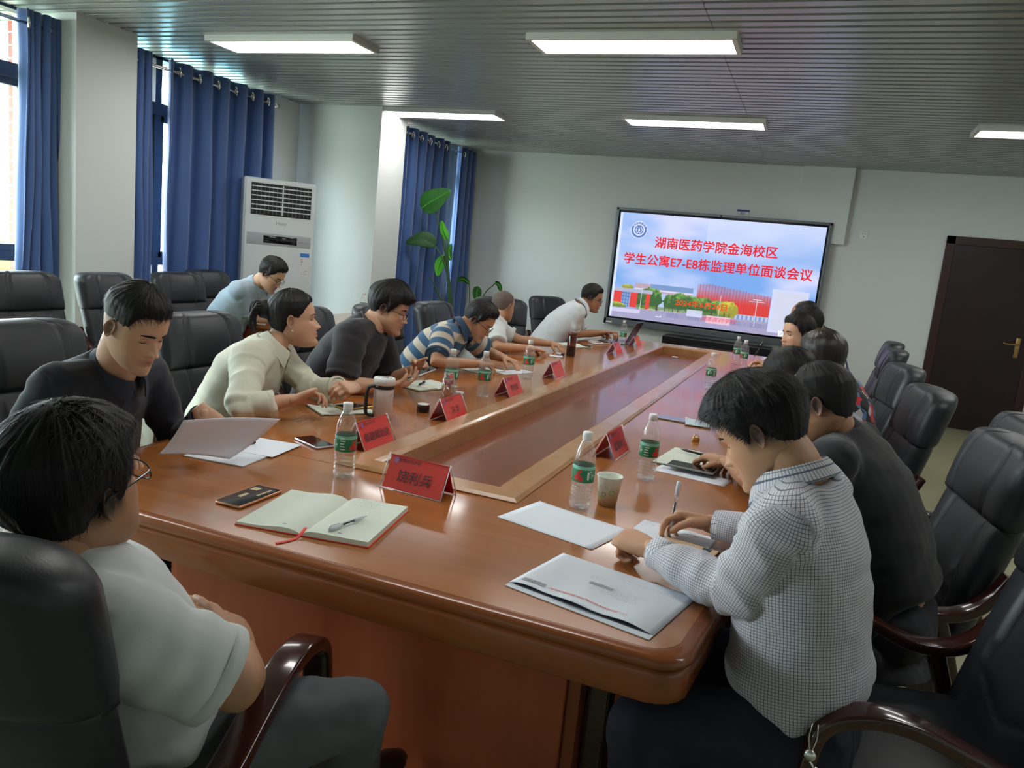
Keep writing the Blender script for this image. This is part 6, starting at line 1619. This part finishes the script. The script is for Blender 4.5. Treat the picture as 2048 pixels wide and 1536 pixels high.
obj('phone_case', box(-.037, .037, -.075, .075, 0, .008, .003), mat('phone_silver', (.55, .55, .56), .3, metal=.6), t); obj('screen_glass', box(-.034, .034, -.072, .072, .0075, .0085), m_blackgloss, t, smooth=False)
# 5 striped polo
person('man in blue and beige striped polo and glasses bent low over his notebook', (-2.30, 4.28, .53), (-1.995, 4.370, .938), (-1.912, 4.43, 1.052), (.88, .10, -.62), (.96, .10),
    dict(R=Hd((-1.800, 4.22, .815), (.75, .62, -.1), (-.1, .2, .95), c=[.4, .45, .5, .55], t=(.35, .5)), L=Hd((-1.775, 4.60, .815), (.88, -.32, -.12), (0, .2, .95), c=[.22, .25, .3, .35], t=(.5, .3))),
    hair='short', skin='mid', shirt=('polo', m_strp), collar=m_navycol, vox=.009, hvox=.0045, eyes=(-8, -34), glasses=m_wire, hn=(44, 120), nstr=2000, strand=(.028, .30, .002), seed=15, elbows=dict(R=(-1.985, 4.02, .815), L=(-1.93, 4.70, .82)), gaze=-.8, jaw=.98)
pen(-1.735, 4.30, TT+.022, (-.35, -.35, -.35), 'pen in the hand of the striped polo man', clear=False, L=.13)
# 6 bald man
person('bald man in white polo looking toward the screen, forearm on the table', (-2.34, 5.40, .53), (-2.215, 5.46, .915), (-2.200, 5.544, 1.078), (.36, .93, -.06), (.80, .58),
    dict(R=Hd((-1.855, 5.335, .812), (.80, .58, -.12), (-.2, -.1, .95), c=[.45, .5, .55, .6], t=(.4, .5)), L=Hd((-1.85, 5.80, .815), (.9, -.35, -.1), (0, 0, 1), c=.4)),
    hair='buzz', skin='mid', shirt=('polo', m_wpolo), vox=.0095, hvox=.005, eyes=(16, -24), seed=16, elbows=dict(R=(-2.075, 5.185, .805)), nstr=0, facehi=(70, 80))
# 7 white shirt at laptop
def ex7(t, q):
    a, f, T = chest_point(q, .72, -.45, .004); M = frame(a, q['sd'], T); b = box(-.05, .05, -.055, .055, -.001, .002, .001); b.xf(M); q['po']('chest_pocket', b, m_wshirt)
    b = lines(.07, .06, 5, 33, -.035, -.03, z=.003, th=.003, dens=.5); b.xf(M); q['po']('pocket_print', b, m_inkgrey, smooth=False)
person('man in white shirt and glasses at the far left end near the laptop', (-2.27, 6.62, .53), (-1.950, 6.82, 1.02), (-1.885, 6.93, 1.150), (.97, .12, -.22), (.90, .42),
    dict(R=Hd((-1.790, 6.98, .845), (.60, .78, .10), (-.2, -.1, .95), c=[.5, .55, .6, .6], t=(.4, .5)), L=Hd((-1.745, 7.17, .84), (.75, -.50, .1), (0, 0, 1), c=.5)),
    hair='short', skin='tan', shirt=('polo', m_wshirt), vox=.0095, hvox=.005, eyes=(4, -28), glasses=m_wire, hn=(36, 90), nstr=900, strand=(.026, .3, .0025), seed=17, extra=ex7, elbows=dict(R=(-1.98, 6.70, .82)), facehi=(70, 80))
# 8 light blue polo at the side desk
person('man in light blue polo and glasses writing at the side desk near the air conditioner', (-4.18, 4.66, .56), (-3.875, 4.75, 1.012), (-3.742, 4.735, 1.155), (.88, .15, -.62), (.95, .15),
    dict(R=Hd((-3.72, 4.86, .805), (.8, .5, -.1), (0, 0, 1), c=.45), L=Hd((-3.70, 5.08, .805), (.9, -.3, -.1), (0, 0, 1), c=.3)),
    hair='short', skin='light', shirt=('polo', m_lbpolo), vox=.0095, hvox=.005, eyes=(-5, -34), glasses=m_wire, hn=(36, 90), nstr=1100, strand=(.022, .25, .0025), seed=18, gaze=-.8, elbows=dict(R=(-3.935, 4.74, .815)), facehi=(70, 80))
sheet(-3.72, 5.02, .1, .2, .28, 'cream writing pad under the hands of the light blue polo man', m=m_cream, z=.7658, th=.006, name='writing_pad')
# 9 checked shirt
person('man in white and grey checked shirt writing with a pen at the right foreground', (.105, 1.72, .53), (.030, 1.765, 1.005), (-.058, 1.785, 1.142), (-.82, .16, -.58), (-.97, .20),
    dict(L=Hd((-.270, 1.790, .815), (-.90, .38, .05), (.05, -.35, .93), c=[.78, .85, .9, .95], t=(.25, .6)), R=Hd((-.170, 2.085, .815), (-.93, -.10, .02), (.1, .60, .75), c=[.42, .5, .62, .72], t=(.25, .35))),
    hair='full', skin='mid', shirt=('shirt', m_check), vox=.0068, hvox=.0033, eyes=(2, -32), hn=(70, 200), nstr=9000, strand=(.034, .75, .0012), seed=19, trousers=m_jeans, gaze=-.7, facehi=(110, 130),
    knees=dict(L=(-.20, 1.50, .545), R=(-.22, 1.95, .54)), ankles=dict(L=(-.14, 1.44, .10), R=(-.2, 1.98, .10)), elbows=dict(L=(-.045, 1.625, .825), R=(.045, 2.055, .825)), comb=(0, 1, 0), jaw=1.0)
pen(-.262, 2.042, TT+.012, (.16, .22, .90), 'clear gel pen held upright by the checked shirt man', L=.15, r=.0052)
# 10 black shirt, high forehead
person('man in black shirt with high forehead behind the checked shirt man', (.34, 2.46, .53), (.115, 2.455, .990), (.067, 2.419, 1.135), (-.90, .22, -.32), (-.97, .22),
    dict(L=Hd((-.160, 2.760, .812), (-.35, .90, .05), (.2, 0, .95), c=.4), R=Hd((-.20, 2.86, .812), (-.8, .3, 0), (0, 0, 1), c=.4)),
    hair='receding', skin='tan', shirt=('polo', m_bk2), vox=.0085, hvox=.0045, eyes=(10, -26), hn=(50, 140), nstr=3000, strand=(.012, .3, .0014), seed=20, jaw=1.12, build=1.10, elbows=dict(L=(-.045, 2.515, .822)), facehi=(90, 110))
# 11 bobbed woman, floral dress
person('woman with chin length dark bob and floral dress on the right side', (.30, 4.20, .53), (.165, 4.21, .945), (.083, 4.196, 1.125), (-.86, .45, -.1), (-.95, .25),
    dict(L=Hd((-.16, 4.35, .812), (-.9, .3, 0), (0, 0, 1)), R=Hd((-.16, 4.6, .812), (-.9, -.1, 0), (0, 0, 1))),
    hair='bob', skin='light', shirt=('blouse', m_flor), fem=True, vox=.011, hvox=.006, hn=(44, 110), nstr=2500, strand=(.06, .02, .002), seed=21, comb=(0, 0, -1), hcol=m_hairb, facehi=(50, 60))
# 12 leaning person with dark hair
person('dark haired person leaning forward between the bobbed woman and the table', (.27, 3.62, .53), (.080, 3.615, .905), (-.040, 3.623, 1.060), (-.84, .35, -.42), (-.97, .15),
    dict(L=Hd((-.21, 3.80, .84), (-.75, .5, .3), (.1, 0, .95)), R=Hd((-.21, 3.95, .84), (-.8, 0, .3), (0, 0, 1))),
    hair='bob', skin='pale', shirt=('tee', mat('grey_tee', (.30, .33, .36), .85)), fem=True, vox=.011, hvox=.006, hn=(44, 110), nstr=1500, strand=(.05, .02, .002), seed=22, comb=(0, 0, -1), facehi=(50, 60))
# 13 young man facing the camera side
person('young man with thick black hair looking across the table, pen in hand', (.24, 5.20, .53), (.045, 5.185, .985), (-.055, 5.153, 1.160), (-.80, -.58, -.08), (-.95, -.10),
    dict(R=Hd((-.20, 5.46, .90), (-.85, .1, .35), (.1, .2, .95), c=.5), L=Hd((-.22, 5.20, .88), (-.80, .40, .1), (.1, 0, .95), c=.4)),
    hair='short', skin='light', shirt=('tee', mat('grey_tee2', (.25, .27, .30), .85)), vox=.010, hvox=.005, eyes=(14, -24), hn=(44, 110), nstr=1500, strand=(.022, .3, .0022), seed=23, gaze=.0, facehi=(80, 96), comb=(.5, .7, .3), jaw=1.1)
pen(-.31, 5.44, .955, (.3, .35, .75), 'black pen in the hand of the young man across the table', clear=False, L=.13)
# 14, 15 far men
person('man in navy shirt with thinning crown at the far right end', (.27, 6.38, .56), (.075, 6.37, 1.06), (-.035, 6.335, 1.232), (-.82, .0, -.50), (-.97, .05),
    dict(L=Hd((-.2, 6.3, .83), (-.9, .1, 0), (0, 0, 1)), R=Hd((-.2, 6.6, .83), (-.9, -.1, 0), (0, 0, 1))),
    hair='balding', skin='tan', shirt=('polo', m_navy), vox=.011, hvox=.006, hn=(36, 90), nstr=900, strand=(.022, .3, .0025), seed=24, facehi=(50, 60))
person('man with wavy black hair half hidden between two others at the far right', (.22, 5.80, .53), (.115, 5.81, 1.01), (.000, 5.786, 1.190), (-.86, .1, -.45), (-.97, .05),
    dict(L=Hd((-.25, 5.75, .83), (-.9, .1, 0), (0, 0, 1)), R=Hd((-.25, 6.0, .83), (-.9, -.1, 0), (0, 0, 1))),
    hair='full', skin='mid', shirt=('polo', m_wshirt), vox=.011, hvox=.006, hn=(36, 90), nstr=900, strand=(.026, .35, .0025), seed=25, facehi=(50, 60))

# little key charm dangling at the hip of the checked shirt man
t = thing('key_charm', 'silver key charm on a cord dangling at the hip of the checked shirt man', 'keychain', (.135, 1.462, .605))
obj('cord', tube([(-.015, 0, .07), (-.017, 0, .04), (-.012, 0, .015)], .0012, 6, sub=3), m_steel, t)
obj('cord', tube([(-.005, 0, .07), (-.003, 0, .04), (-.008, 0, .015)], .0012, 6, sub=3), m_steel, t)
obj('charm', lathe([(.001, -.006), (.010, -.004), (.012, 0), (.010, .004), (.001, .006)], 16).xf(frame((-.010, 0, .005), (1, 0, 0), (0, 0, 1))), m_steel, t)
obj('key', tube([(-.008, 0, -.006), (.012, -.003, -.035)], .0022, 6), m_steel, t); obj('key', tube([(.002, 0, -.014), (.022, -.004, -.022), (.026, -.004, -.034)], .0018, 6), m_steel, t)
